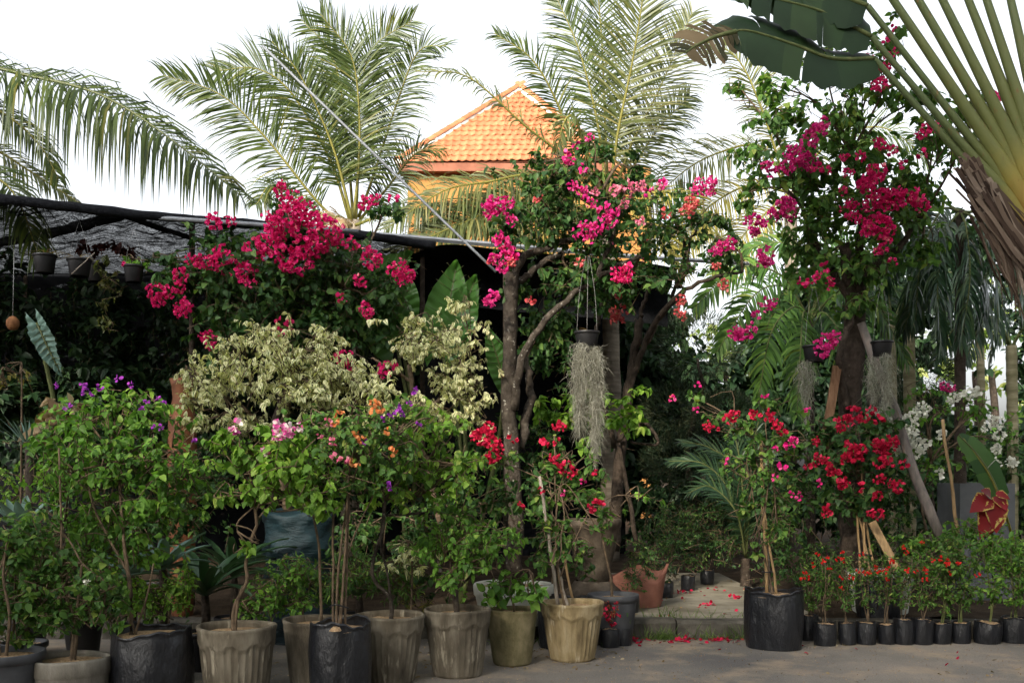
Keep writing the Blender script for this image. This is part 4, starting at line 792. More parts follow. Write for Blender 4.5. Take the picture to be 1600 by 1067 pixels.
t = tree('bougainvillea_tree', 'leaning dark-stemmed bougainvillea with sparse salmon and pink blooms', 970, 11,
    [([(958,860,11),(965,760,11),(975,660,11),(990,560,11),(1000,500,11)], .07, .045), ([(985,600,11),(1015,520,10.9),(1060,460,10.8),(1120,432,10.7),(1160,425,10.6)], .032, .015), ([(975,640,11.1),(1000,560,11),(1030,500,10.9),(1070,455,10.9)], .03, .018), ([(1050,465,10.9),(1070,400,10.9),(1090,350,10.9)], .02, .012), ([(1060,450,10.9),(1075,410,10.9),(1062,360,10.9)], .025, .015), ([(1000,505,11),(1010,460,11),(1040,430,11)], .025, .015), ([(960,700,11),(930,560,11),(940,470,11.1)], .032, .02), ([(965,690,10.9),(1000,660,10.6),(1028,685,10.4),(1020,695,10.4),(985,690,10.4)], .022, .012)],
    [(1080,350,60,55,10.8,.4),(1010,380,60,60,10.9,.4),(1120,400,50,40,10.7,.4),(1020,310,55,35,10.9,.35),(1060,430,60,28,10.8,.35),(950,470,40,40,11,.3),(1130,350,40,30,10.8,.3)],
    .032, .070, .05, 'leaf_dark', droop=.7, tm='bark_dark')
bloom(t, 'pet_salmon', [(1080,320,14),(1072,328,10),(968,490,13),(962,498,9),(965,460,7),(978,462,7),(1062,470,9),(1060,488,7),(1066,495,7),(1130,445,9),(1120,415,7),(1050,620,3),(970,318,8),(1005,380,6),(1040,335,6)], 10.4)
bloom(t, 'pet_magenta', [(1105,296,14),(1112,285,9),(1092,284,8),(1085,298,7),(1130,385,14),(1118,392,9),(1142,380,9),(1035,288,6),(1015,300,6)], 10.4)
bloom(t, 'pet_rose', [(985,300,10),(1000,290,10),(968,305,8),(1000,405,5),(1030,290,5),(960,385,6)], 10.4)
crown(t, [(900,650,75,16,10.5,.2),(975,650,40,35,10.2,.2),(850,640,40,30,10.5,.2),(990,610,30,14,10.2,.15),(1000,672,26,8,10.2,.1),(930,690,30,22,10.2,.15),(900,620,60,14,10.5,.2)], .03, .085, .065, 'leaf_lime', droop=.8)

t = tree('bougainvillea_tree', 'tallest bougainvillea, dark trunk and magenta blooms reaching toward the giant fan palm', 1330, 10.2,
    [([(1335,880,10.2),(1330,760,10.2),(1328,640,10.2),(1335,520,10.2),(1340,420,10.2)], .13, .10), ([(1338,470,10.2),(1322,420,10.1),(1320,380,10.1)], .055, .045), ([(1340,430,10.2),(1400,390,10.2),(1440,340,10.2)], .05, .02), ([(1335,480,10.2),(1280,390,10.2),(1250,320,10.2)], .045, .018), ([(1340,430,10.2),(1345,330,10.2),(1330,240,10.2)], .05, .015), ([(1325,640,10.1),(1312,560,10),(1330,500,10)], .04, .03)],
    [(1290,330,80,70,10.2,.55),(1370,330,75,80,10.2,.55),(1250,260,70,60,10.2,.45),(1330,240,70,65,10.2,.45),(1310,180,60,50,10.2,.35),(1230,180,55,40,10.1,.3),(1420,290,65,60,10.2,.45),(1250,400,55,60,10.2,.4),(1350,420,60,50,10.2,.4),(1180,240,40,40,10.1,.3),(1460,220,50,40,10.1,.3),(1200,130,35,22,10.1,.25),(1370,110,45,60,10.1,.3),(1400,60,22,30,10,.2),(1440,150,60,22,10,.25),(1530,165,40,28,9.2,.2),(1490,210,40,35,9.6,.25),(1150,130,30,10,10,.15),(1340,480,40,30,10.1,.25),(1170,300,30,30,10.1,.2),(1440,380,40,45,10.3,.3),(1290,100,60,40,10.2,.3)],
    .038, .086, .060, 'leaf_mid', droop=.7, tm='bark_dark', br=.016, shoot=.22)
bloom(t, 'pet_magenta', [(1245,240,20),(1262,252,16),(1230,258,16),(1205,264,10),(1196,258,7),(1280,205,12),(1286,192,9),(1272,222,9),(1265,210,8),(1232,328,17),(1215,332,14),(1225,318,12),(1182,350,14),(1170,345,8),(1178,362,8),(1197,400,14),(1190,408,10),(1160,520,14),(1147,520,9),(1175,516,10),(1197,476,11),(1208,472,7),(1183,492,6),(1292,535,17),(1285,548,12),(1304,528,10)], 9.7, .1)
bloom(t, 'pet_pink', [(1368,352,22),(1385,358,14),(1356,360,12),(1360,282,18),(1372,272,13),(1350,290,12),(1380,310,20),(1398,312,18),(1360,318,16),(1415,310,14),(1432,308,13),(1442,320,10),(1325,328,11),(1332,318,8),(1340,340,8),(1318,300,7),(1325,270,8),(1345,245,9),(1320,245,7),(1338,100,11),(1355,96,9),(1365,112,11),(1385,105,9),(1378,132,11),(1368,135,8),(1388,88,7),(1395,45,4),(1386,62,5),(1400,80,4),(1560,148,6),(1570,150,5),(1448,202,11),(1438,210,8),(1462,198,8),(1375,225,10),(1392,235,9),(1362,262,7),(1410,255,6),(1380,388,9),(1372,392,7),(1390,372,6),(1278,430,7),(1297,442,9),(1290,418,6),(1255,440,6),(1268,440,5),(1395,410,5),(1440,240,6),(1290,268,6),(1276,262,6)], 9.65, .1)

# cream variegated bushes
t = tree('variegated_bush', 'wide cream-and-green variegated bush under the hot-pink blooms', 445, 9.2, [([(450,800,9.2),(440,720,9.2),(445,660,9.2),(450,600,9.2)], .045, .03), ([(443,690,9.2),(395,650,9.2),(350,620,9.2)], .025, .012), ([(446,680,9.2),(500,640,9.2),(560,620,9.2)], .025, .012)],
    [(450,560,85,50,9.1,.5),(360,580,70,42,9.1,.4),(540,590,75,45,9.1,.45),(320,620,50,34,9,.3),(480,620,80,34,9,.4),(600,620,50,40,9.1,.35),(410,530,55,25,9.2,.3),(380,660,60,28,9,.3),(500,530,50,24,9.2,.3),(290,580,26,14,9,.2),(650,640,40,30,9.2,.25),(560,670,60,28,9,.3),(310,660,30,20,8.9,.2)], .062, .055, .036, 'leaf_var', shoot=.24, br=.009, droop=.9, curl=.4, group='cream variegated bushes', tm='twig')
t = tree('variegated_bush', 'smaller cream variegated bush beside the grey-barked trunk', 650, 9.8, [([(690,820,9.8),(665,720,9.8),(650,640,9.8),(640,570,9.8)], .035, .022), ([(655,660,9.8),(700,610,9.8),(735,590,9.8)], .022, .01), ([(645,600,9.8),(610,575,9.8),(580,560,9.8)], .02, .01)],
    [(690,530,75,40,9.7,.4),(640,545,40,32,9.7,.3),(720,570,50,34,9.7,.3),(725,480,24,26,9.7,.2),(740,620,34,40,9.7,.25),(640,500,45,14,9.7,.2),(700,600,40,30,9.7,.25),(690,650,40,30,9.7,.25),(740,660,30,24,9.7,.2)], .055, .056, .037, 'leaf_var', shoot=.24, br=.009, droop=.9, curl=.4, group='cream variegated bushes', tm='twig')

# elephant ears
def ear(par, tip, base, wd, d, up=1.0):
    a, b = P(*base, d), P(*tip, d - .15); ax = b - a; L = np.linalg.norm(ax); ax = ax / L; S = unit(np.cross(ax, [0, -1, .25])); N = np.cross(S, ax); N = N if N[1] < 0 else -N
    nu, nv = 60, 17; V = []; U = []
    for i in range(nu):
        u_ = i / (nu - 1); wprof = wd * (np.sin(math.pi * min(1, (u_ * .92 + .08))) ** .6) * (1 - .55 * u_ ** 2.2)
        for j in range(nv):
            v = (j / (nv - 1)) * 2 - 1; lob = -.22 * L * abs(v) ** 1.5 * (1 - u_) ** 3
            rip = .016 * math.sin(u_ * 62 - abs(v) * 9) * abs(v) ** .6 + .02 * math.sin(u_ * 17 + v * 3) * v * v
            V.append(a + ax * (u_ * L + lob) + S * v * wprof + N * (.10 * L * abs(v) + rip - .18 * L * (u_ ** 2))); U.append((u_ * 1.0 - .35 * abs(v), abs(v)))
    g = G(); g.add(V, [[i * nv + j, (i + 1) * nv + j, (i + 1) * nv + j + 1, i * nv + j + 1] for i in range(nu - 1) for j in range(nv - 1)], None, U); o = g.build('leaf', EAR, par)
    g = G(); cc = [a + ax * s * L - N * (.18 * L * s * s - .008) for s in np.linspace(0, 1, 10)]; g.tube(np.array(cc), np.linspace(.012, .003, 10), 5)
    for s in np.linspace(.06, .85, 9):
        for sg in (-1, 1):
            w_ = wd * (math.sin(math.pi * min(1, s * .92 + .08)) ** .6) * (1 - .55 * s ** 2.2); p0 = a + ax * s * L - N * (.18 * L * s * s - .008)
            pts = [p0 + (S * sg * w_ * .93 * q) + ax * L * .10 * q + N * (.10 * L * .93 * q - .02 * L * q) for q in (0, .5, 1)]; g.tube(np.array(pts), [.004, .003, .0015], 4)
    g.build('veins', M['palm_olive'], o)
    g = G(); bt = WL[par.name]; g.tube(curve([a, (a + bt) / 2 + [.1, .1, .25], bt], 10), np.linspace(.016, .03, 10), 6); g.build('leaf_stem', M['stem_green'], par)
EAR = M['leaf_ear']
for lab, px, ls in [('giant elephant ear plant with broad upright leaves behind the pink flowers', 640, [((592,395),(622,500),.30),((640,390),(560,470),.22),((565,420),(620,540),.33)]), ('giant elephant ear plant with paddle leaves beside the central tree', 720, [((712,405),(690,545),.26),((742,428),(705,540),.2),((762,510),(790,600),.14)])]:
    b = P(px, 0, 10.7); b[2] = ZB; t = thing('elephant_ear', lab, 'plant', b, 'elephant ear plants')
    for tip, base, wd in ls: ear(t, tip, base, wd, 10.6 + .1 * rng.random())

# ------------------------------------------------------------------ hanging pots
def strands(par, px, y0, y1, d, wpx, n, name='moss', mat='moss', taper=.5):
    """hanging curtain of fine curly moss"""
    g = G(); cols = rng.integers(5, 8)
    for k in range(n):
        s = rng.random() ** .85; y = y0 + (y1 - y0) * s; wl = wpx * (.45 + .9 * math.sin(math.pi * min(1, .12 + s * .8))) * (1 - taper * s)
        x = px + wl * rng.normal() * .42; p = P(x, y, d + .04 * rng.normal()); L = .035 + .06 * rng.random()
        lg = rng.random() < .3; L = L * (2.2 if lg else 1); dr = unit(rng.normal(size=3) * ([.25, .25, .3] if lg else [1.2, 1.2, .8]) + [0, 0, -.8]); q = p + dr * L * .5; e = q + unit(dr + (.4 if lg else 1.1) * rng.normal(size=3) + [0, 0, -.5]) * L * .6
        wv = unit(rng.normal(size=3)) * .0016
        g.add([p - wv, p + wv, q + wv, q - wv, e], [[0, 1, 2, 3]], [[3, 2, 4]])
    g.build(name, M[mat], par, kind='stuff')
def hang(lab, px, ytop, ybot, wpx, d, ywire, wires=((-.8, 0), (.8, 0)), plants=None):
    c = P(px, ybot, d); t = thing('hanging_pot', lab, 'hanging pot', c, 'black hanging pots'); r = wpx * PX(d) / 2; pot(t, 'plastic', c, r, (ybot - ytop) * PX(d), M['plastic'], True)
    for wx, dx in wires:
        g = G(); a = P(px + wx * wpx / 2, ytop + 3, d); top = P(px + dx, ywire, d + .05); g.tube(curve([a, (a + top) / 2 + [wx * .02, 0, 0], top], 8), .0016, 4); g.build('wire', M['wire'], t)
    return t
def tuft(par, px, py, d, n, L, W, mat, spread=1.0, down=.4, name='leaves', k=5):
    g = G(); c = P(px, py, d)
    for i in range(n):
        a = rng.random() * 6.283; e = .35 + .8 * rng.random(); dr = unit([math.cos(a) * spread, math.sin(a) * spread, e]); p = [c.copy()]; l = L * (.6 + .6 * rng.random())
        for q in range(k - 1): p.append(p[-1] + dr * l / (k - 1)); dr = unit(dr + [0, 0, -down * .5])
        p = np.array(p); sd = unit(np.cross(dr, UP) + 1e-3); wv = W * .5 * np.array([.5, 1, .9, .55, .04])[:, None] if k == 5 else W * .5 * np.linspace(1, .05, k)[:, None]
        V = np.stack([p + sd * wv, p, p - sd * wv], 1); V[:, 1, 2] -= W * .18; V = V.reshape(-1, 3)
        g.add(V, [[q * 3 + z, (q + 1) * 3 + z, (q + 1) * 3 + z + 1, q * 3 + z + 1] for q in range(k - 1) for z in range(2)])
    return g.build(name, M[mat], par, kind='stuff')
def rosette(par, px, py, d, n, L, W, mat, name='leaf', up=.5, down=.35, k=8):
    """each broad leaf a part of its own"""
    c = P(px, py, d)
    for i in range(n):
        a = i * 2.4 + .3 * rng.random(); ring = i / n; e = up + (1.6 - up) * (1 - ring) ; dr = unit([math.cos(a), math.sin(a), e]); l = L * (.75 + .35 * rng.random()); p = [c + .02 * np.array([math.cos(a), math.sin(a), 0])]
        for q in range(k - 1): p.append(p[-1] + dr * l / (k - 1)); dr = unit(dr + [0, 0, -down * .35])
        p = np.array(p); sd = unit(np.cross(unit([math.cos(a), math.sin(a), 0.01]), UP)); wv = (W * .5 * np.sin(np.linspace(.7, 3.1, k)) ** .7)[:, None]
        V = np.stack([p + sd * wv + [0, 0, W * .16], p, p - sd * wv + [0, 0, W * .16]], 1).reshape(-1, 3)
        g = G(); g.add(V, [[q * 3 + z, (q + 1) * 3 + z, (q + 1) * 3 + z + 1, q * 3 + z + 1] for q in range(k - 1) for z in range(2)], None, np.stack(np.broadcast_arrays(np.linspace(0, 1, k)[:, None], np.array([[1, 0, 1.]])), -1)); g.build(name, M[mat], par)
t = hang('black hanging pot of dry grassy stems, leftmost under the shade net', 70, 398, 427, 36, 9.9, 350); tuft(t, 72, 400, 9.9, 26, .20, .012, 'leaf_dry', 1.3, .7); tuft(t, 75, 398, 9.9, 10, .10, .03, 'leaf_mid', 1, .3)
t = hang('black hanging pot with pale sticks, second from the left under the net', 124, 405, 432, 38, 9.8, 345); tuft(t, 122, 407, 9.8, 22, .20, .010, 'leaf_dry', 1.3, .6); stick(t, (112, 428, 9.6), (148, 395, 9.6), .006, 'oldwood')
t = hang('black hanging pot sprouting maroon leaves and a trailing spray, half hidden', 150, 412, 440, 30, 10.3, 350); crown(t, [(165,385,34,12,10.3,.15),(205,392,26,10,10.3,.15),(130,388,14,8,10.3,.1)], .06, .07, .055, 'leaf_maroon', tw=False); crown(t, [(165,440,18,50,10.1,.15),(160,410,26,12,10.1,.12),(165,500,12,40,10.1,.1)], .045, .055, .028, 'palm_olive', per=8)
t = hang('black hanging pot with a vine along its rim, rightmost under the net', 209, 415, 441, 32, 9.8, 358); crown(t, [(215,412,26,6,9.8,.12),(205,408,12,7,9.8,.1)], .06, .05, .036, 'leaf_fresh')
bloom(t, 'pet_pink', [(193,411,3)], 9.7)
t = hang('black hanging pot with two long grey moss curtains before the central trunks', 917, 518, 548, 40, 9.4, 400, ((-.8, -2), (.8, 4), (0, 2))); strands(t, 907, 535, 668, 9.25, 15, 4000); strands(t, 931, 540, 690, 9.25, 14, 3700); strands(t, 930, 660, 720, 9.25, 8, 500); tuft(t, 920, 520, 9.4, 12, .10, .012, 'leaf_dry', 1, .5)
t = hang('black hanging pot with a wispy grey moss beard, left of the tall dark trunk', 1272, 540, 566, 36, 9.8, 440); strands(t, 1260, 562, 615, 9.75, 18, 900)
strands(t, 1262, 610, 690, 9.75, 9, 350)
t = hang('black hanging pot with a long grey moss beard, right of the tall dark trunk', 1378, 533, 558, 34, 9.8, 440); strands(t, 1386, 550, 640, 9.7, 13, 1500); strands(t, 1365, 555, 625, 9.75, 14, 900)
t = hang('small black hanging pot below the right moss beard', 1365, 617, 636, 26, 10.0, 560)

# ------------------------------------------------------------------ props: stakes and planks
def prop(name, lab, a, b, r, mat, n=8, r1=None, cat='stake'):
    o = stick(None, a, b, r, mat, name, n, r1); tag(o, lab, cat, 'wooden props'); return o
prop('wooden_prop', 'thick leaning grey-brown pole propping the tall bougainvillea', (1470, 842, 9.7), (1345, 505, 10.1), .050, 'poleskin', 10)
prop('bamboo_stake', 'thin upright tan bamboo stake beside the grey planter box', (1500, 860, 9.9), (1473, 655, 9.9), .018, 'bamboo')
def plank(lab, a, b, wd, mat):
    pa, pb = P(*a), P(*b); ax = unit(pb - pa); S = unit(np.cross(ax, [0, -1, 0])); N = np.cross(S, ax); V = []
    for p in (pa, pb):
        for s, n_ in ((-1, -1), (1, -1), (1, 1), (-1, 1)): V.append(p + S * s * wd / 2 + N * n_ * .012)
    g = G(); g.add(V, [[0,1,2,3],[7,6,5,4],[0,4,5,1],[1,5,6,2],[2,6,7,3],[3,7,4,0]]); o = g.build('plank', M[mat], None, False); tag(o, lab, 'plank', 'wooden props')
plank('reddish-brown plank leaning against the tall dark trunk', (1288, 700, 9.9), (1308, 572, 10.0), .085, 'brownwood')
plank('pale cut plank slanting down behind the small grow bags', (1402, 890, 9.5), (1362, 815, 9.6), .075, 'bamboo')
prop('wooden_prop', 'leaning brown branch behind the cement urn', (994, 845, 10.8), (966, 690, 10.9), .026, 'bark_dark')
prop('wooden_prop', 'grey forked branch propping bushes behind the fluted pots', (700, 912, 8.9), (660, 838, 9.0), .022, 'poleskin')

# ------------------------------------------------------------------ front row of pots
FR = 'potted shrubs in the front row'
BUSH = dict(L=.062, W=.046)
# dark plastic pot, far left
t = potted('potted_shrub', 'green shrub in a dark grey plastic pot at the left edge', 'potted shrub', FR, 6, 6.3, 0, 'plastic', .235, .42, M['plastic_grey'])
g = G(); s = limb(g, [(10,1020,6.3),(15,960,6.3),(5,900,6.3),(12,840,6.3)], .012, .007)[-1]; limb(g, [(0,1020,6.3),(-10,930,6.3),(10,860,6.3)], .01, .006); g.build('stem', M['twig'], t)
crown(t, [(20,860,60,50,6.4,.25),(-10,930,60,50,6.4,.25),(40,920,50,40,6.4,.2),(70,960,50,35,6.4,.2),(20,990,40,20,6.4,.2)], .034, .054, .037, 'leaf_mid', start=s, br=.006, shoot=.24)
# low cement pot
t = potted('potted_shrub', 'sparse twiggy shrub in a low round cement pot', 'potted shrub', FR, 111, 6.45, 0, 'low', .235, .36, M['cement_grey'])
g = G(); s = limb(g, [(113,1020,6.45),(116,985,6.45),(122,940,6.45),(128,880,6.4)], .016, .008)[-1]; limb(g, [(118,975,6.45),(95,900,6.45),(96,830,6.45),(92,700,6.5)], .012, .006); limb(g, [(124,945,6.45),(150,930,6.4),(182,915,6.35)], .008, .004); g.build('stem', M['twig'], t)
crown(t, [(100,880,70,55,6.5,.25),(60,830,60,50,6.6,.25),(150,910,55,40,6.4,.2),(100,950,70,30,6.5,.2),(40,950,40,30,6.5,.2),(160,960,50,25,6.5,.2)], .028, .051, .035, 'leaf_mid', start=s, br=.006, shoot=.24)
bloom(t, 'pet_white', [(136,906,4)], 6.3)
# grow bag with the purple bougainvillea
t = potted('potted_bougainvillea', 'tall leafy bougainvillea with small purple flowers in a wide black grow bag', 'potted shrub', FR, 238, 6.65, 0, 'bag', .275, .51, M['bag'])
g = G(); s = limb(g, [(205,990,6.65),(205,930,6.65),(195,860,6.65),(190,800,6.7),(185,720,6.75)], .018, .009)[-1]; limb(g, [(212,990,6.65),(230,930,6.6),(240,880,6.6)], .01, .005); limb(g, [(200,960,6.65),(180,975,6.6),(165,960,6.6)], .008, .004); limb(g, [(203,900,6.65),(150,800,6.7),(130,720,6.8)], .01, .005); g.build('stem', M['twig'], t)
crown(t, [(190,700,80,60,6.8,.4),(140,660,60,45,6.9,.3),(230,650,55,45,6.9,.3),(120,740,70,55,6.8,.35),(240,740,75,55,6.8,.35),(180,800,90,45,6.8,.35),(290,720,50,30,6.8,.25),(100,820,60,40,6.9,.25),(185,630,45,30,6.9,.25),(260,800,55,30,6.9,.25),(200,860,60,40,6.9,.3),(130,880,50,35,6.9,.25),(300,760,45,35,7,.25),(90,700,40,45,7,.25)], .034, .053, .037, 'leaf_fresh', start=s, br=.007, droop=.7, shoot=.24)
bloom(t, 'pet_purple', [(135,602,5),(132,612,4),(145,615,4),(184,590,5),(204,602,4),(230,625,4),(245,620,4),(256,630,3),(104,633,5),(85,602,4),(252,668,4),(222,640,4),(237,665,4),(130,600,4),(155,605,4),(305,690,3)], 6.7, .05)
# fluted pot with bright crown
t = potted('potted_bougainvillea', 'bright green bougainvillea with a curved stem in the leftmost fluted cement pot', 'potted shrub', FR, 370, 6.75, 0, 'flute', .255, .515, M['cement'])
g = G(); s = limb(g, [(364,972,6.75),(368,940,6.75),(386,910,6.75),(384,870,6.75),(400,820,6.75),(398,790,6.75)], .014, .010, wob=.003)[-1]; limb(g, [(368,972,6.75),(372,938,6.75),(380,915,6.75)], .012, .01); limb(g, [(398,800,6.75),(420,760,6.75),(450,720,6.8)], .009, .005); g.build('stem', M['twig'], t)
crown(t, [(430,730,70,45,6.8,.35),(380,700,55,30,6.8,.25),(480,760,60,40,6.85,.3),(450,690,55,30,6.9,.3),(400,770,50,22,6.75,.2),(350,690,40,14,6.7,.15),(500,790,35,22,6.8,.2),(385,850,25,14,6.7,.12),(350,775,22,14,6.7,.12)], .034, .062, .046, 'leaf_lime', start=s, br=.006, droop=.9)
bloom(t, 'pet_pinkwhite', [(370,663,9),(365,670,5),(440,672,13),(455,668,9),(430,678,7),(466,665,6),(415,702,6),(436,662,6)], 6.65, .05)
# cement pot half hidden and black bag with stakes
t = potted('potted_bougainvillea', 'slender-stemmed bougainvillea in a cement pot half hidden by a black bag', 'potted shrub', FR, 498, 7.25, 0, 'plain', .25, .486, M['cement'])
g = G(); s = limb(g, [(502,960,7.25),(500,900,7.25),(498,850,7.25),(488,800,7.3)], .013, .008)[-1]; g.build('stem', M['twig'], t)
crown(t, [(470,720,60,45,7.35,.3),(520,690,60,40,7.4,.3),(430,760,35,25,7.3,.2)], .028, .058, .044, 'leaf_lime', start=s, br=.006, droop=.8)
t = potted('potted_bougainvillea', 'bougainvillea with orange, pink and purple flowers tied to stakes in a black bag', 'potted shrub', FR, 532, 6.85, 0, 'bag', .205, .525, M['bag'])
for a, b in (((520, 975, 6.85), (521, 800, 6.9)), ((532, 975, 6.83), (548, 690, 6.9)), ((540, 972, 6.87), (545, 780, 6.9))): stick(t, a, b, .009, 'twig')
g = G(); s = limb(g, [(526,975,6.85),(528,900,6.85),(540,800,6.9),(560,720,6.95)], .011, .006)[-1]; limb(g, [(530,975,6.85),(545,860,6.9),(590,760,6.95)], .009, .005); g.build('stem', M['twig'], t)
g = G(); g.tube(curve([P(515, 948, 6.78), P(525, 944, 6.76), P(545, 950, 6.78)], 8), .006, 5); g.build('tie', M['plastic'], t)
g = G(); g.disc(P(524, 985, 6.62) + [0, 0, 0], .04, 14, 3, .006, .03); g.build('spilled_husk', M['soil_husk'], t)
crown(t, [(540,690,75,50,6.95,.35),(590,660,60,40,7,.3),(500,660,60,30,7,.3),(620,710,50,45,7,.3),(560,750,70,40,6.95,.3),(640,650,45,28,7.1,.25)], .035, .050, .037, 'leaf_mid', start=s, br=.006, droop=.7, shoot=.22)
bloom(t, 'pet_orange', [(595,637,7),(582,630,5),(530,648,7),(524,660,5),(556,680,6),(566,688,5),(612,707,6),(553,722,6),(605,672,5),(585,640,6)], 6.75, .05)
bloom(t, 'pet_purple', [(620,638,6),(612,650,5),(650,612,5),(628,645,4),(598,655,4),(607,760,5),(568,690,4),(655,660,4),(640,632,4)], 6.75, .05)
bloom(t, 'pet_rose', [(520,690,5),(537,720,6),(525,715,6),(500,680,4),(512,660,5)], 6.7, .05)
# curvy fluted pot
t = potted('potted_bougainvillea', 'lime green bougainvillea on a crooked stem in the second fluted cement pot', 'potted shrub', FR, 608, 7.45, 0, 'flute', .255, .49, M['cement'])
g = G(); s = limb(g, [(612,955,7.45),(608,930,7.45),(584,905,7.45),(584,870,7.45),(598,830,7.45),(602,780,7.5)], .018, .011, wob=.003)[-1]; limb(g, [(612,950,7.45),(604,890,7.45),(594,850,7.45),(600,790,7.5)], .01, .007); limb(g, [(603,805,7.5),(640,803,7.5),(670,800,7.5)], .012, .008); g.build('stem', M['bark'], t)
crown(t, [(660,700,70,55,7.5,.35),(600,730,55,45,7.55,.3),(700,740,50,35,7.5,.25),(640,770,60,30,7.5,.25),(690,670,40,25,7.6,.25),(740,730,30,18,7.5,.15),(650,640,45,18,7.6,.2)], .036, .058, .042, 'leaf_lime', start=s, br=.007, droop=.8, shoot=.22)
# bonsai fluted pot
t = potted('potted_bougainvillea', 'dense small-leaved bonsai bougainvillea in the third fluted cement pot', 'potted shrub', FR, 715, 7.7, 0, 'flute', .25, .50, M['cement'])
g = G(); s = limb(g, [(713,945,7.7),(711,925,7.7),(716,905,7.7),(712,880,7.7)], .026, .016)[-1]; limb(g, [(714,925,7.7),(730,905,7.7),(745,890,7.7)], .014, .008); g.build('trunk', M['bark'], t)
crown(t, [(720,840,65,45,7.7,.35),(680,850,45,45,7.7,.3),(770,840,50,40,7.7,.3),(740,880,50,30,7.65,.25),(700,900,40,22,7.6,.2),(720,800,55,20,7.75,.25),(800,830,30,22,7.7,.2)], .055, .046, .030, 'leaf_fresh', start=s, br=.008, droop=.9, fold=.25)
# plain mossy pot
t = potted('potted_shrub', 'small broad-leaved shrub in the mossy plain cement pot', 'potted shrub', FR, 800, 8.15, 0, 'plain', .20, .44, M['cement_moss'])
g = G(); s = limb(g, [(803,948,8.15),(795,925,8.15),(780,905,8.15)], .012, .006)[-1]; g.build('stem', M['twig'], t)
crown(t, [(800,915,45,24,8.1,.2),(770,925,24,20,8.05,.15),(835,920,22,22,8.05,.15)], .028, .085, .058, 'leaf_fresh', start=s, br=.005, droop=.6, per=6)
# ochre fluted pot
t = potted('potted_bougainvillea', 'red bougainvillea on grey stakes in the pale ochre fluted pot', 'potted shrub', FR, 894, 8.35, 0, 'flute', .255, .47, M['cement_ochre'])
stick(t, (872, 945, 8.32), (843, 744, 8.35), .016, 'oldwood'); stick(t, (886, 945, 8.35), (868, 870, 8.4), .014, 'oldwood')
stick(t, (872, 940, 8.4), (866, 680, 8.5), .007, 'twig')
g = G(); s = limb(g, [(882,945,8.35),(872,890,8.35),(868,820,8.4),(875,760,8.45)], .012, .006)[-1]; limb(g, [(876,900,8.35),(895,850,8.35),(920,800,8.4)], .007, .004); g.build('stem', M['twig'], t)
crown(t, [(880,830,45,40,8.4,.25),(900,770,45,40,8.5,.25),(870,720,40,40,8.5,.25),(850,790,40,45,8.5,.25),(930,820,30,25,8.3,.2),(910,860,35,18,8.3,.2),(860,870,30,25,8.3,.2),(770,720,45,45,8.6,.25),(930,740,30,40,8.5,.2)], .024, .062, .044, 'leaf_mid', start=s, br=.005, droop=.6)
bloom(t, 'pet_red', [(755,680,16),(765,668,10),(770,690,12),(745,685,9),(772,712,11),(760,718,9),(870,665,8),(877,663,7),(865,715,8),(873,718,7),(885,732,10),(895,740,8),(870,688,5),(850,690,6),(815,790,5),(845,765,4),(930,738,4),(800,685,6),(778,702,9)], 8.25, .08)
bloom(t, 'pet_red', [(930,790,11)], 8.1)
bloom(t, 'pet_magenta', [(910,752,4),(880,770,4)], 8.2)

# second rank behind the front row
t = potted('potted_shrub', 'big round white-painted cement pot holding the forked grey trunk', 'pot', 'pots of the second rank', 803, 9.35, ZB, 'low', .36, .36, M['cement_white'])

crown(t, [(770,880,26,16,9.1,.12),(850,900,20,14,9.1,.12)], .03, .05, .036, 'leaf_fresh', tw=True)
t = potted('potted_shrub', 'black grow bag of pale husk behind the ochre fluted pot', 'grow bag', 'pots of the second rank', 880, 9.0, 0, 'bag', .235, .43, M['bag'])
stick(t, (893, 930, 9.0), (880, 860, 9.0), .012, 'bamboo')
t = potted('potted_bougainvillea', 'thin-stemmed young bougainvillea in the dark plastic pot by the path', 'potted shrub', 'pots of the second rank', 958, 9.15, 0, 'plastic', .225, .44, M['plastic_grey'])
g = G(); s = limb(g, [(955,908,9.15),(945,860,9.15),(938,820,9.15),(930,790,9.1)], .014, .007)[-1]; limb(g, [(940,830,9.15),(985,775,9.1),(1015,778,9.0)], .006, .003); g.build('stem', M['twig'], t)
crown(t, [(925,775,30,18,9.1,.15),(1000,778,30,8,9.0,.1),(945,800,24,14,9.1,.12)], .02, .07, .052, 'leaf_fresh', start=s, br=.004, per=6)
t = potted('cement_urn', 'tall weathered cement urn beside the terracotta planter', 'urn', None, 927, 10.2, ZB, 'urn', .27, .62, M['cement_brown'])
o = G().lathe(P(927, 0, 10.2) * [1, 1, 0] + [0, 0, ZB], [(.23, 0), (.27, .02), (.28, .20), (.22, .25), (.18, .3)], 40).build('pedestal', M['cement_brown'], t)
for ch in list(t.children):
    if ch.name.startswith(('pot', 'soil')): ch.location.z += .29
crown(t, [(920,770,40,16,10.2,.2)], .025, .06, .045, 'leaf_mid')
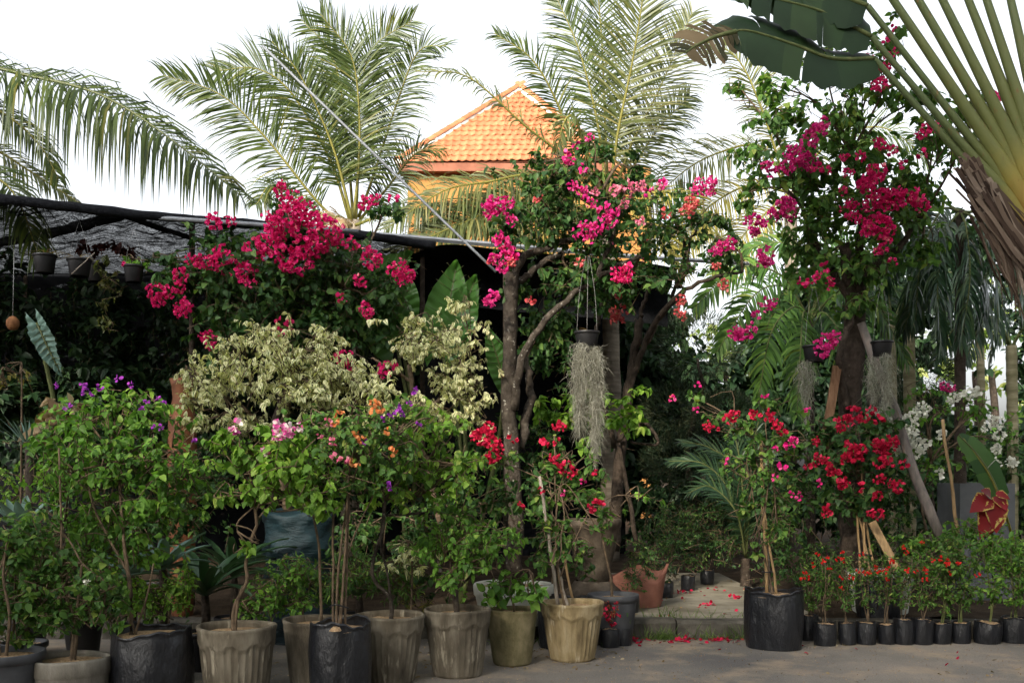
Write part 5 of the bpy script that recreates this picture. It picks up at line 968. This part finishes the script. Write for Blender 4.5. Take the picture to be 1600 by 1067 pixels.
# terracotta trough with a wavy rim
tb = P(990, 0, 10.4); tb[2] = ZB; t = thing('wavy_planter', 'terracotta planter with a wavy rim lying beside the path', 'planter', tb)
g = G(); n_ = 40; th = np.linspace(0, 2 * math.pi, n_, endpoint=False); V = []
for q, (rr, z) in enumerate([(.26, 0), (.27, .03), (.31, .30), (.34, .38), (.32, .385), (.28, .28)]):
    wv = .045 * np.sin(th * 4 + 2.2) * (q >= 2) + .05 * np.clip(np.cos(th - .25), 0, 1) ** 2 * (q >= 3) * (q < 5); V += list(np.stack([tb[0] + rr * np.cos(th) * 1.05, tb[1] + rr * .7 * np.sin(th), tb[2] + .02 + z * .9 + wv], -1))
i = np.arange(5)[:, None] * n_; j = np.arange(n_)[None]; g.add(V, np.stack([i + j, i + (j + 1) % n_, i + n_ + (j + 1) % n_, i + n_ + j], -1).reshape(-1, 4)); g.build('shell', M['terracotta'], t)
# undergrowth beside the path, in small black bags
SB = 'small black bags along the path'
for k, (px, d, dx, lab) in enumerate([(1013, 10.6, 0, 'tiny black bag nearest the wavy terracotta planter'), (1040, 11.2, 0, 'tiny black bag second along the left of the path'), (1075, 11.9, 0, 'tiny black bag third along the left of the path'), (1105, 12.6, 0, 'tiny black bag farthest along the left of the path'), (985, 10.0, 0, 'tiny black bag beside the dark plastic pot')]):
    t = potted('bagged_seedling', lab + ' with dark fine leaves', 'grow bag', SB, px, d, ZB + .012, 'bag', .085, .17, M['bag'])
    py = HY + (CH - ZB - .38) / PX(d); crown(t, [(px, py, 34, 26, d, .2), (px + 12, py + 10, 24, 16, d, .15)], .09, .035, .016, 'leaf_black' if k % 2 else 'leaf_dark', shape='long', per=12)
shrub('fine_leaved_hedge', 'low dark fine-leaved seedlings massed left of the path', 'shrub', 1060, 12.8, [(1050,845,55,36,12.0,.5),(1110,845,60,36,12.6,.5),(1150,850,40,34,13.2,.5),(1010,860,40,26,11.2,.35),(1070,810,60,36,13,.5),(1130,800,60,40,13.5,.5)], .13, .045, .02, 'leaf_dark', shape='long', per=14)
# crimson-leaved seedlings
t = potted('bagged_seedling', 'crimson-leaved seedling in a small black bag at the path corner', 'grow bag', SB, 953, 8.95, 0, 'bag', .085, .16, M['bag'])
crown(t, [(955,955,18,20,8.95,.12),(945,940,10,12,8.95,.08)], .10, .034, .018, 'leaf_redgrn', shape='long', per=8); 
t = potted('bagged_seedling', 'reddish sparse seedling in a small black bag against the kerb', 'grow bag', SB, 975, 9.05, 0, 'bag', .075, .15, M['bag'])
crown(t, [(975,965,14,20,9.05,.1)], .07, .034, .016, 'leaf_mid', shape='long', per=8); bloom(t, 'pet_red', [(962,945,4),(950,965,4),(958,975,4),(945,955,4),(966,960,3)], 8.85)

# ------------------------------------------------------------------ right side row
t = potted('potted_bougainvillea', 'staked bougainvillea with scattered red flowers in the large black grow bag', 'potted shrub', FR, 1209, 8.95, 0, 'bag', .255, .50, M['bag'])
stick(t, (1198, 925, 8.95), (1189, 685, 8.95), .016, 'bamboo'); stick(t, (1213, 925, 8.95), (1195, 800, 8.95), .012, 'bamboo'); stick(t, (1204, 925, 9.0), (1192, 760, 9.0), .010, 'oldwood')
g = G(); s = limb(g, [(1206,925,8.95),(1196,850,8.95),(1190,760,8.95),(1200,700,8.95)], .01, .005)[-1]; limb(g, [(1208,925,8.95),(1180,800,8.9),(1172,720,8.95)], .007, .004); g.build('stem', M['twig'], t)
for y_ in (893, 715):
    g = G(); c_ = P(1199 if y_ > 800 else 1188, y_, 8.93); th = np.linspace(0, 6.28, 12); g.tube(np.stack([c_[0] + .045 * np.cos(th), c_[1] + .035 * np.sin(th), c_[2] + 0 * th], -1), .006, 5); g.build('tie', M['plastic'], t)
crown(t, [(1180,720,50,45,8.95,.3),(1225,690,45,40,9,.3),(1150,670,45,26,8.95,.2),(1230,760,40,45,9,.3),(1170,790,30,35,8.95,.2),(1210,640,50,26,9.05,.25),(1110,655,36,18,8.95,.15),(1140,730,22,30,8.9,.15),(1215,830,30,25,8.95,.2),(1095,625,24,14,8.95,.1),(1180,860,16,22,8.9,.1)], .024, .060, .046, 'leaf_mid', start=s, br=.005, droop=.6)
bloom(t, 'pet_red', [(1146,650,9),(1138,655,6),(1105,666,8),(1118,668,5),(1180,650,6),(1176,648,5),(1205,645,8),(1200,655,5),(1215,664,8),(1222,672,6),(1208,660,6)], 8.65, .05)
bloom(t, 'pet_magenta', [(1090,602,4),(1050,622,4),(1088,640,4),(1240,690,8),(1232,694,6),(1222,730,6),(1250,775,5),(1237,772,4),(1210,745,4),(1213,700,4),(1262,640,4),(1280,755,5),(1135,720,4),(1195,618,4)], 8.65, .05)
t = potted('potted_bougainvillea', 'dense dark bougainvillea with deep red flower heads, staked in a bag', 'potted shrub', FR, 1372, 9.75, ZB, 'bag', .20, .40, M['bag'])
for a, b in (((1345, 900, 9.7), (1338, 790, 9.7)), ((1362, 905, 9.7), (1342, 800, 9.7)), ((1352, 902, 9.7), (1346, 700, 9.7)), ((1368, 900, 9.75), (1352, 810, 9.75))): stick(t, a, b, .012, 'bamboo')
g = G(); s = limb(g, [(1358,905,9.75),(1348,840,9.75),(1345,760,9.75)], .012, .007)[-1]; g.build('stem', M['twig'], t)
g = G(); g.tube(np.linspace(P(1340, 865, 9.6), P(1362, 868, 9.6), 5), .012, 6); g.build('tie', M['plastic'], t)
crown(t, [(1340,700,65,50,9.7,.35),(1310,730,50,50,9.7,.3),(1370,740,50,45,9.7,.3),(1330,780,55,35,9.7,.3),(1300,670,45,30,9.75,.25),(1370,670,40,30,9.75,.25)], .040, .066, .052, 'leaf_dark', start=s, br=.006, droop=.7)
bloom(t, 'pet_red', [(1334,710,14),(1325,718,12),(1345,705,10),(1328,695,8),(1380,690,14),(1395,692,10),(1370,692,9),(1382,718,12),(1376,724,9),(1310,745,11),(1300,738,8),(1405,760,11),(1398,762,8),(1413,725,6),(1282,715,9),(1278,722,7),(1292,728,8),(1318,755,9),(1371,804,9),(1362,802,7),(1335,648,12),(1325,655,9),(1350,652,8),(1362,640,6),(1372,655,6),(1315,668,8),(1308,660,6),(1290,800,7),(1295,795,6),(1370,775,8),(1374,748,8),(1345,760,6),(1262,728,5),(1385,752,5),(1275,690,7),(1375,700,8)], 9.35, .08)
# white bougainvillea
t = shrub('bougainvillea_shrub', 'white-flowering bougainvillea sprawling in front of the grey planter', 'shrub', 1460, 10.4, [(1420,670,40,40,10.4,.25),(1470,640,50,26,10.4,.25),(1530,640,50,24,10.4,.25),(1560,690,30,40,10.4,.2),(1450,720,40,30,10.4,.2),(1510,620,40,20,10.4,.2),(1480,700,50,24,10.5,.2),(1440,610,40,16,10.5,.2)], .024, .062, .046, 'leaf_fresh', trunk=[[(1450,840,10.4),(1440,780,10.4),(1455,720,10.4)]], tr=.014, tm='twig', tn='stem', per=7)
bloom(t, 'pet_white', [(1408,668,18),(1420,680,16),(1400,680,12),(1428,690,14),(1415,700,13),(1440,698,9),(1405,705,9),(1412,655,10),(1438,642,11),(1428,650,9),(1447,638,7),(1370,640,8),(1380,636,6),(1388,658,5),(1428,665,7),(1436,712,6),(1515,616,9),(1525,612,6),(1490,622,9),(1500,618,6),(1560,660,10),(1552,656,7),(1540,668,7),(1562,680,9),(1558,702,9),(1548,720,8),(1558,726,8),(1545,732,6),(1578,722,8),(1588,720,5),(1470,678,7),(1475,680,5),(1466,740,6),(1450,690,6),(1398,660,8)], 10.05, .08)
bloom(t, 'pet_magenta', [(1478,605,7),(1488,608,6),(1470,603,4)], 11)
# grey planter box with the tilted broad leaf and coleus
pbx = P(1543, 0, 11.0); pbx[2] = ZB; t = thing('planter_box', 'square dark grey planter box behind the red-leaved plant', 'planter', pbx)
x0, x1, zt = P(1500, 0, 11)[0], P(1586, 0, 11)[0], P(0, 755, 11)[2]
g = G(); wl = .035; g.box((x0, 11, ZB), (x1, 11 + wl, zt)); g.build('side', M['panel'], t, False)
g = G(); g.box((x0, 11.59 - wl, ZB), (x1, 11.59, zt)); g.build('side', M['panel'], t, False)
g = G(); g.box((x0, 11 + wl, ZB), (x0 + wl, 11.59 - wl, zt)); g.build('side', M['panel'], t, False)
g = G(); g.box((x1 - wl, 11 + wl, ZB), (x1, 11.59 - wl, zt)); g.build('side', M['panel'], t, False)
g = G(); g.box((x0 + wl, 11 + wl, ZB), (x1 - wl, 11.59 - wl, zt - .06)); g.build('soil', M['soil_husk'], t, False)
bb = P(1585, 0, 9.9); bb[2] = ZB; t = thing('banana_plant', 'single broad leaf on a tilted yellow-green stalk beside the grey planter', 'plant', bb)
g = G(); cc = limb(g, [(1588,860,9.9),(1570,800,9.8),(1545,740,9.75),(1505,685,9.7)], .016, .008, 14, 7, 0); g.build('stalk', M['palm_yellow'], t)
blade(t, [(1568,795,9.8),(1548,745,9.76),(1525,708,9.72),(1498,680,9.68)], .15, 20, .25, 'leaf_dark', tears=0, kind=(1, .35))
cb = P(1550, 0, 9.75); cb[2] = ZB; t = thing('red_leaved_plant', 'crimson plant with yellow-edged pointed leaves before the grey planter', 'plant', cb)
g = G(); limb(g, [(1552,905,9.75),(1550,850,9.75),(1552,790,9.75)], .01, .007); g.build('stem', M['stem_green'], t)
for (bx_, by_, tx_, ty_) in [(1550,785,1533,815),(1550,780,1548,830),(1552,785,1568,812),(1555,775,1573,792),(1545,778,1525,792),(1550,790,1540,830),(1552,780,1560,826),(1548,775,1542,765),(1556,770,1576,775)]:
    g = G(); a, b = P(bx_, by_, 9.7 - .1 * rng.random()), P(tx_, ty_, 9.6 - .1 * rng.random()); L_ = np.linalg.norm(b - a); g.leaves([a], [b - a], [[0, -1, .5]], L_ * 1.1, L_ * .78, 'ovate', .3, .25); g.build('leaf', M['leaf_redgrn'], t)

# small grow bags along the kerb
SR = 'small black grow bags lined up on the kerb'
bags = [(1262,9.35,.085,.24,'shadowed small bag tucked right behind the large grow bag',0),(1290,9.05,.092,.20,'small bag of red-flowered thorny stems, first right of the large grow bag',1),(1322,9.05,.090,.20,'small bag with forked bare stems and red flowers, second right of the large bag',1),(1356,9.1,.092,.21,'small bag with red-flowered stems, third right of the large bag',1),(1386,9.08,.078,.20,'narrow small bag, fourth right of the large bag, by a fallen petal',1),(1413,9.12,.088,.21,'small bag with tall red-flowered stems below the pale plank',1),(1443,9.14,.088,.21,'small bag left of the middle of the green seedlings, red flowers above',1),(1473,9.16,.082,.20,'small bag of green seedling right under the leaning pole foot',2),(1502,9.18,.084,.21,'small bag of green seedling below the bamboo stake',2),(1540,9.2,.128,.21,'wide squat bag of bushy green seedling below the red-leaved plant',2),(1583,9.22,.125,.21,'wide squat bag of bushy green seedling at the right edge',2)]
for (px, d, r, h, lab, kd) in bags:
    r *= rng.uniform(.9, 1.07); h *= rng.uniform(.88, 1.12); d += rng.uniform(-.05, .05); px += rng.uniform(-3, 3)
    t = potted('bagged_seedling', lab, 'grow bag', SR, px, d, 0, 'bag', r, h, M['bag']); t.rotation_euler = (rng.uniform(-.05, .05), rng.uniform(-.05, .05), 0); g = G(); yb = HY + (CH - h * .9) / PX(d)
    top = 880 if kd < 2 else 865
    for q in range(3 if kd < 2 else 4):
        x_ = px + 8 * rng.normal(); e = (x_ + 14 * rng.normal(), top + 14 * rng.normal(), d + .06 * rng.normal()); limb(g, [(px + 3 * rng.normal(), yb + 2, d), ((px + x_) / 2, (yb + top) / 2 + 8, d), e], .006, .0035, 10, 5)
    g.build('stems', M['twig'] if kd < 2 else M['stem_green'], t)
    if kd < 2:
        crown(t, [(px, 895, 26, 42, d + .05, .18), (px + 4, 935, 22, 22, d, .12)], .075, .042, .018, 'leaf_mid', shape='long', per=8, droop=.1)
        bloom(t, 'pet_scarlet', [(px + 14 * rng.normal(), 885 + 18 * rng.normal(), 2.4 + rng.random()) for _ in range(5)], d - .12, .08, name='flower')
    else:
        crown(t, [(px, 885, 32, 42, d + .05, .25), (px - 6, 848, 28, 26, d + .1, .25), (px + 6, 925, 28, 30, d, .18)], .075, .046, .028, 'leaf_fresh' if r > .1 else 'leaf_mid', per=8, droop=.3)
        if px < 1510: bloom(t, 'pet_scarlet', [(px + 12 * rng.normal(), 880 + 14 * rng.normal(), 3.2) for _ in range(3)], d - .15, name='flower')
shrub('green_hedge', 'row of taller green seedlings behind the small bags on the right', 'shrub', 1500, 9.75, [(1430,850,40,30,9.7,.25),(1480,850,45,34,9.7,.25),(1540,860,45,38,9.7,.25),(1590,870,40,45,9.7,.25),(1450,890,40,30,9.65,.2),(1520,830,50,26,9.8,.25)], .07, .046, .030, 'leaf_fresh', per=9)
shrub('green_hedge', 'dark thorny seedlings behind the small bags beside the large grow bag', 'shrub', 1300, 9.75, [(1270,900,40,34,9.7,.2),(1320,905,40,34,9.7,.2),(1390,900,40,34,9.75,.2)], .08, .042, .020, 'leaf_dark', shape='long', per=9)
b = P(1375, 0, 10.1); b[2] = ZB; t = thing('cement_trough', 'pale cement trough half hidden behind the red-flowered seedlings', 'planter', b)
G().lathe(b, [(.26, 0), (.30, .3), (.33, .36), (.33, .40), (.29, .40), (.27, .3)], 40).build('pot', M['cement_white'], t)

# ------------------------------------------------------------------ left nursery floor: strap leaves, bromeliads, jar, tarp
def lowplant(name, lab, px, py, d, n, L, W, mat, up=.5, down=.35, cat='plant', group='broad-leaved plants on the nursery floor'):
    b = P(px, 0, d); b[2] = 0 if d < 9.4 else ZB; t = thing(name, lab, cat, b, group); c = P(px, py, d); hp = float(np.clip(c[2] - b[2] - .02, .12, .30)); pot(t, 'plastic', b, .16, hp, M['plastic']); G().tube(np.array([b + [0, 0, hp * .8], (b + c) / 2 + [.01, 0, hp * .4], c]), [.04, .035, .03], 7).build('stem', M['bark_dark'], t); rosette(t, px, py, d, n, L, W, mat, 'leaf', up, down); return t
lowplant('agave', 'grey-green agave-like rosette on the far left behind the shrubs', 38, 830, 7.4, 13, .36, .085, 'leaf_blue', .6, .15)
lowplant('bromeliad', 'blue-grey bromeliad rosette between purple bougainvillea and leftmost fluted pot', 255, 890, 7.5, 17, .38, .085, 'leaf_blue', .25, .35)
lowplant('bromeliad', 'second blue-grey bromeliad with wide leaves, left of the first', 205, 900, 8.0, 14, .36, .085, 'leaf_blue', .3, .35)
lowplant('strap_lily', 'dark strap-leaved lily clump behind the leftmost fluted pot', 320, 930, 7.9, 22, .70, .075, 'leaf_strap', .35, .5)
lowplant('strap_lily', 'dark strap-leaved lily clump left of the blue tarp bundle', 365, 900, 8.7, 20, .66, .075, 'leaf_strap', .4, .5)
lowplant('strap_lily', 'dark lily clump behind the low cement pot', 130, 930, 8.4, 18, .60, .07, 'leaf_strap', .4, .5)
lowplant('strap_lily', 'lily clump with dark leaves behind the orange jar', 250, 800, 10.2, 16, .6, .08, 'leaf_strap', .5, .4)
lowplant('strap_lily', 'dark lily clump behind the half hidden cement pot', 560, 930, 8.9, 18, .55, .06, 'leaf_strap', .4, .5)
t = lowplant('fan_palm_seedling', 'spiky pale palm seedling at far left under the net', 45, 700, 8.6, 18, .36, .018, 'leaf_blue', .8, .15)
b = P(285, 0, 9.8); b[2] = ZB; t = thing('clay_jar', 'tall rusty orange clay jar standing under the variegated bush', 'jar', b)
ht = P(0, 592, 9.8)[2] - ZB; G().lathe(b, [(.09, 0), (.10, .02), (.12, ht * .3), (.14, ht * .6), (.13, ht * .82), (.09, ht * .92), (.10, ht * .97), (.12, ht), (.10, ht), (.08, ht * .9)], 40).build('body', M['jar'], t)
b = P(468, 0, 9.3); b[2] = 0; t = thing('tarp_bundle', 'teal blue tarpaulin bundle behind the bright green potted shrubs', 'tarpaulin', b)
zt = P(0, 795, 9.3)[2]; ph_ = rng.random(4) * 6
def crm(th, i, r, z): return r * (1 + .05 * np.sin(th * 5 + z * 22 + ph_[0]) + .03 * np.sin(th * 9 - z * 35 + ph_[1]) + .025 * np.sin(z * 60 + th * 2)), z + .02 * np.sin(th * 4 + ph_[2])
G().lathe(b, [(.28, 0)] + [(.31 - .02 * math.sin(q), zt * q / 24) for q in range(1, 24)] + [(.28, zt * .98), (.15, zt), (.01, zt * 1.01)], 60, crm).build('body', M['tarp'], t)
b = P(20, 0, 9.4); b[2] = ZB; t = thing('hanging_gourd', 'brown rounded husk hanging in the dark at the left edge', 'husk', P(20, 505, 9.4)); c = P(20, 516, 9.4)
G().lathe(c, [(.01, 0), (.04, .01), (.058, .05), (.055, .09), (.03, .12), (.008, .13)], 20).build('husk', M['husk_brown'], t); G().tube(np.array([c + [0, 0, .12], P(22, 390, 9.5)]), .004, 4).build('cord', M['wire'], t)
b = P(75, 0, 9.2); b[2] = ZB; t = thing('elephant_ear', 'single folded blue-green broad leaf hanging in the dark on the left', 'plant', b, 'elephant ear plants'); EAR = M['leaf_blue']; ear(t, (92, 585), (58, 505), .10, 9.2)
# brown dry leaves glimpsed under the net
t = shrub('dry_leaf_plant', 'plant with large brown dry leaves behind the purple flowers', 'plant', 110, 8.8, [(90,650,30,22,8.8,.2),(125,640,24,22,8.8,.2),(75,670,26,16,8.8,.2)], .010, .17, .12, 'leaf_dry', per=5)
FI = 'leafy fillers between the pots'
for (lab, px, d, bl, dn, L, W, mat, kw) in [
    ('pale lime low shrub behind the wide black grow bag', 260, 7.1, [(255,930,50,34,7.1,.22),(290,915,26,32,7.1,.2),(215,928,30,30,7.1,.2)], .09, .040, .028, 'leaf_lime', {}),
    ('yellow-green low shrub behind the leftmost fluted pot', 420, 7.6, [(425,930,45,38,7.6,.25),(455,895,34,32,7.6,.2),(395,950,34,24,7.6,.2),(470,940,30,30,7.7,.2)], .085, .042, .026, 'leaf_fresh', {}),
    ('lime shrub in the shade at the far left behind the agave', 60, 9.2, [(50,750,70,32,9.2,.3),(20,780,50,28,9.2,.3),(110,760,50,24,9.2,.3)], .04, .046, .032, 'leaf_lime', {}),
    ('fine grassy-leaved shrub behind the half hidden cement pot', 470, 8.1, [(470,900,55,40,8.1,.25),(560,890,55,45,8.2,.25),(520,920,45,34,8.0,.2),(620,910,40,40,8.3,.2)], .085, .055, .016, 'leaf_mid', dict(shape='long')),
    ('cream-edged small shrub between the second and third fluted pots', 640, 8.1, [(640,865,36,22,8.1,.2),(620,880,24,18,8.1,.15),(650,885,22,14,8.1,.15)], .04, .060, .034, 'leaf_var', {}),
    ('yellowish fine-leaved shrub behind the second fluted pot', 640, 8.4, [(640,930,26,30,8.4,.15),(665,945,20,18,8.4,.12),(625,905,20,20,8.4,.12)], .04, .055, .016, 'palm_yellow', dict(shape='long')),
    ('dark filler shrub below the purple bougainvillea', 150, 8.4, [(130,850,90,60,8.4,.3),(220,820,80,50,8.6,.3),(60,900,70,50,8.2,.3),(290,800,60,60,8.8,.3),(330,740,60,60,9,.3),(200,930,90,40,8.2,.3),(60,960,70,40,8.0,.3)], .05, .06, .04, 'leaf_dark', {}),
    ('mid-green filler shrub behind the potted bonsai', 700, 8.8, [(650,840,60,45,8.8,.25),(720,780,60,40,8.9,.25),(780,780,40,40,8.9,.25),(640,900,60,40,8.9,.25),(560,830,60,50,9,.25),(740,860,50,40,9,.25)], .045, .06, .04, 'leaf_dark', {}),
    ('yellow-leaved trailing sprig at the far left edge', 30, 8.9, [(35,585,34,8,8.9,.12),(5,600,16,10,8.9,.1)], .03, .055, .03, 'palm_yellow', {}),
    ('green filler shrub behind the ochre pot and grey stakes', 860, 9.3, [(850,850,45,40,9.3,.25),(900,880,40,26,9.3,.2),(840,760,40,50,9.5,.25)], .03, .058, .042, 'leaf_dark', {})]:
    shrub('filler_shrub', lab, 'shrub', px, d, bl, dn, L, W, mat, zg=0 if d < 9.3 else ZB, group=FI, per=9, trunk=[[(px, HY + (CH - (0 if d < 9.3 else ZB)) / PX(d), d), (px + 4, bl[0][1] + 25, d), (px, bl[0][1], d)]], tr=.010, tm='twig', tn='stem', br=.005, **kw)

# ------------------------------------------------------------------ litter on the ground
g = G()
def scatter(n, x, y, z=.004): return np.stack([rng.uniform(*x, n), rng.uniform(*y, n), np.full(n, z)], -1)
pp = np.concatenate([scatter(30, (.9, 2.2), (9.1, 9.34)), scatter(12, (-1.2, 4.5), (7.8, 9.2)), scatter(34, (bx0, bx1), (9.6, 12.6), ZB + .016)])
g.leaves(pp, rng.normal(size=pp.shape) * [1, 1, .15], np.tile([0, 0, 1.], (len(pp), 1)) + .5 * rng.normal(size=pp.shape), .038, .034, 'bract', .3, -.3)
cl_ = np.concatenate([scatter(7, (.9, 2.0), (9.15, 9.33)), scatter(8, (bx0, bx1), (9.6, 12), ZB + .016)])
for c in cl_:
    q = c + np.array([0, 0, .012]) + rng.normal(size=(9, 3)) * [.035, .03, .008]; g.leaves(q, rng.normal(size=q.shape), np.tile([0, 0, 1.], (9, 1)) + .6 * rng.normal(size=q.shape), .04, .034, 'bract', .3, -.3)
o = g.build('fallen_petals', M['pet_red'], None); o['kind'] = 'stuff'; o['label'] = 'fallen pink petals strewn over path and road'; o['category'] = 'petals'
g = G(); pp = np.concatenate([scatter(70, (-2.5, 5), (7.4, 9.3)), scatter(130, (-1.6, 1.0), (7.9, 8.9)), scatter(60, (bx0, bx1), (9.6, 13), ZB + .015)])
g.leaves(pp + [0, 0, .004], rng.normal(size=pp.shape) * [1, 1, .1], np.tile([0, 0, 1.], (len(pp), 1)) + .35 * rng.normal(size=pp.shape), .045 * (.5 + rng.random(len(pp))), .024, 'ovate', .3, .2)
o = g.build('fallen_leaves', M['leaf_dry'], None); o['kind'] = 'stuff'; o['label'] = 'scattered dry brown leaves on road and path'; o['category'] = 'leaves'
g = G(); n_ = 430
px_ = np.concatenate([rng.normal(1042, 11, 140), rng.normal(1150, 14, 70), rng.normal(1105, 12, 40), rng.uniform(990, 1180, 60), rng.normal(1015, 8, 40), rng.uniform(700, 960, 80)])
yy = np.where(rng.random(n_) < .7, 9.33 - .05 * rng.random(n_), 9.53 + .02 * rng.random(n_)); zz = np.where(yy < 9.4, .0, ZB + .01); yy = np.where(px_ < 950, 8.9 + .3 * rng.random(n_), yy); zz = np.where(px_ < 950, 0, zz)
xx = (px_ - 800) / FPX * yy; p0 = np.stack([xx, yy, zz], -1); g.leaves(p0, np.stack([.5 * rng.normal(size=n_), .35 * rng.normal(size=n_) - .15, np.ones(n_)], -1), rng.normal(size=(n_, 3)), .05 + .13 * rng.random(n_) ** 2, .006, 'long', 0, .35)
o = g.build('weeds', M['grass'], None); o['kind'] = 'stuff'; o['label'] = 'grass weeds sprouting along the kerb'; o['category'] = 'weeds'
g = G(); n_ = 2200; p0 = np.stack([rng.uniform(-3, 6, n_), rng.uniform(7.2, 9.34, n_), np.full(n_, .002)], -1); g.leaves(p0, rng.normal(size=p0.shape) * [1, 1, .3], np.tile([0, 0, 1.], (n_, 1)) + .6 * rng.normal(size=p0.shape), .012 * (.4 + rng.random(n_)), .010, 'diamond', .5, .2)
o = g.build('grit', M['soil_husk'], None); o['kind'] = 'stuff'; o['label'] = 'fine grit and husk crumbs on the road'; o['category'] = 'grit'
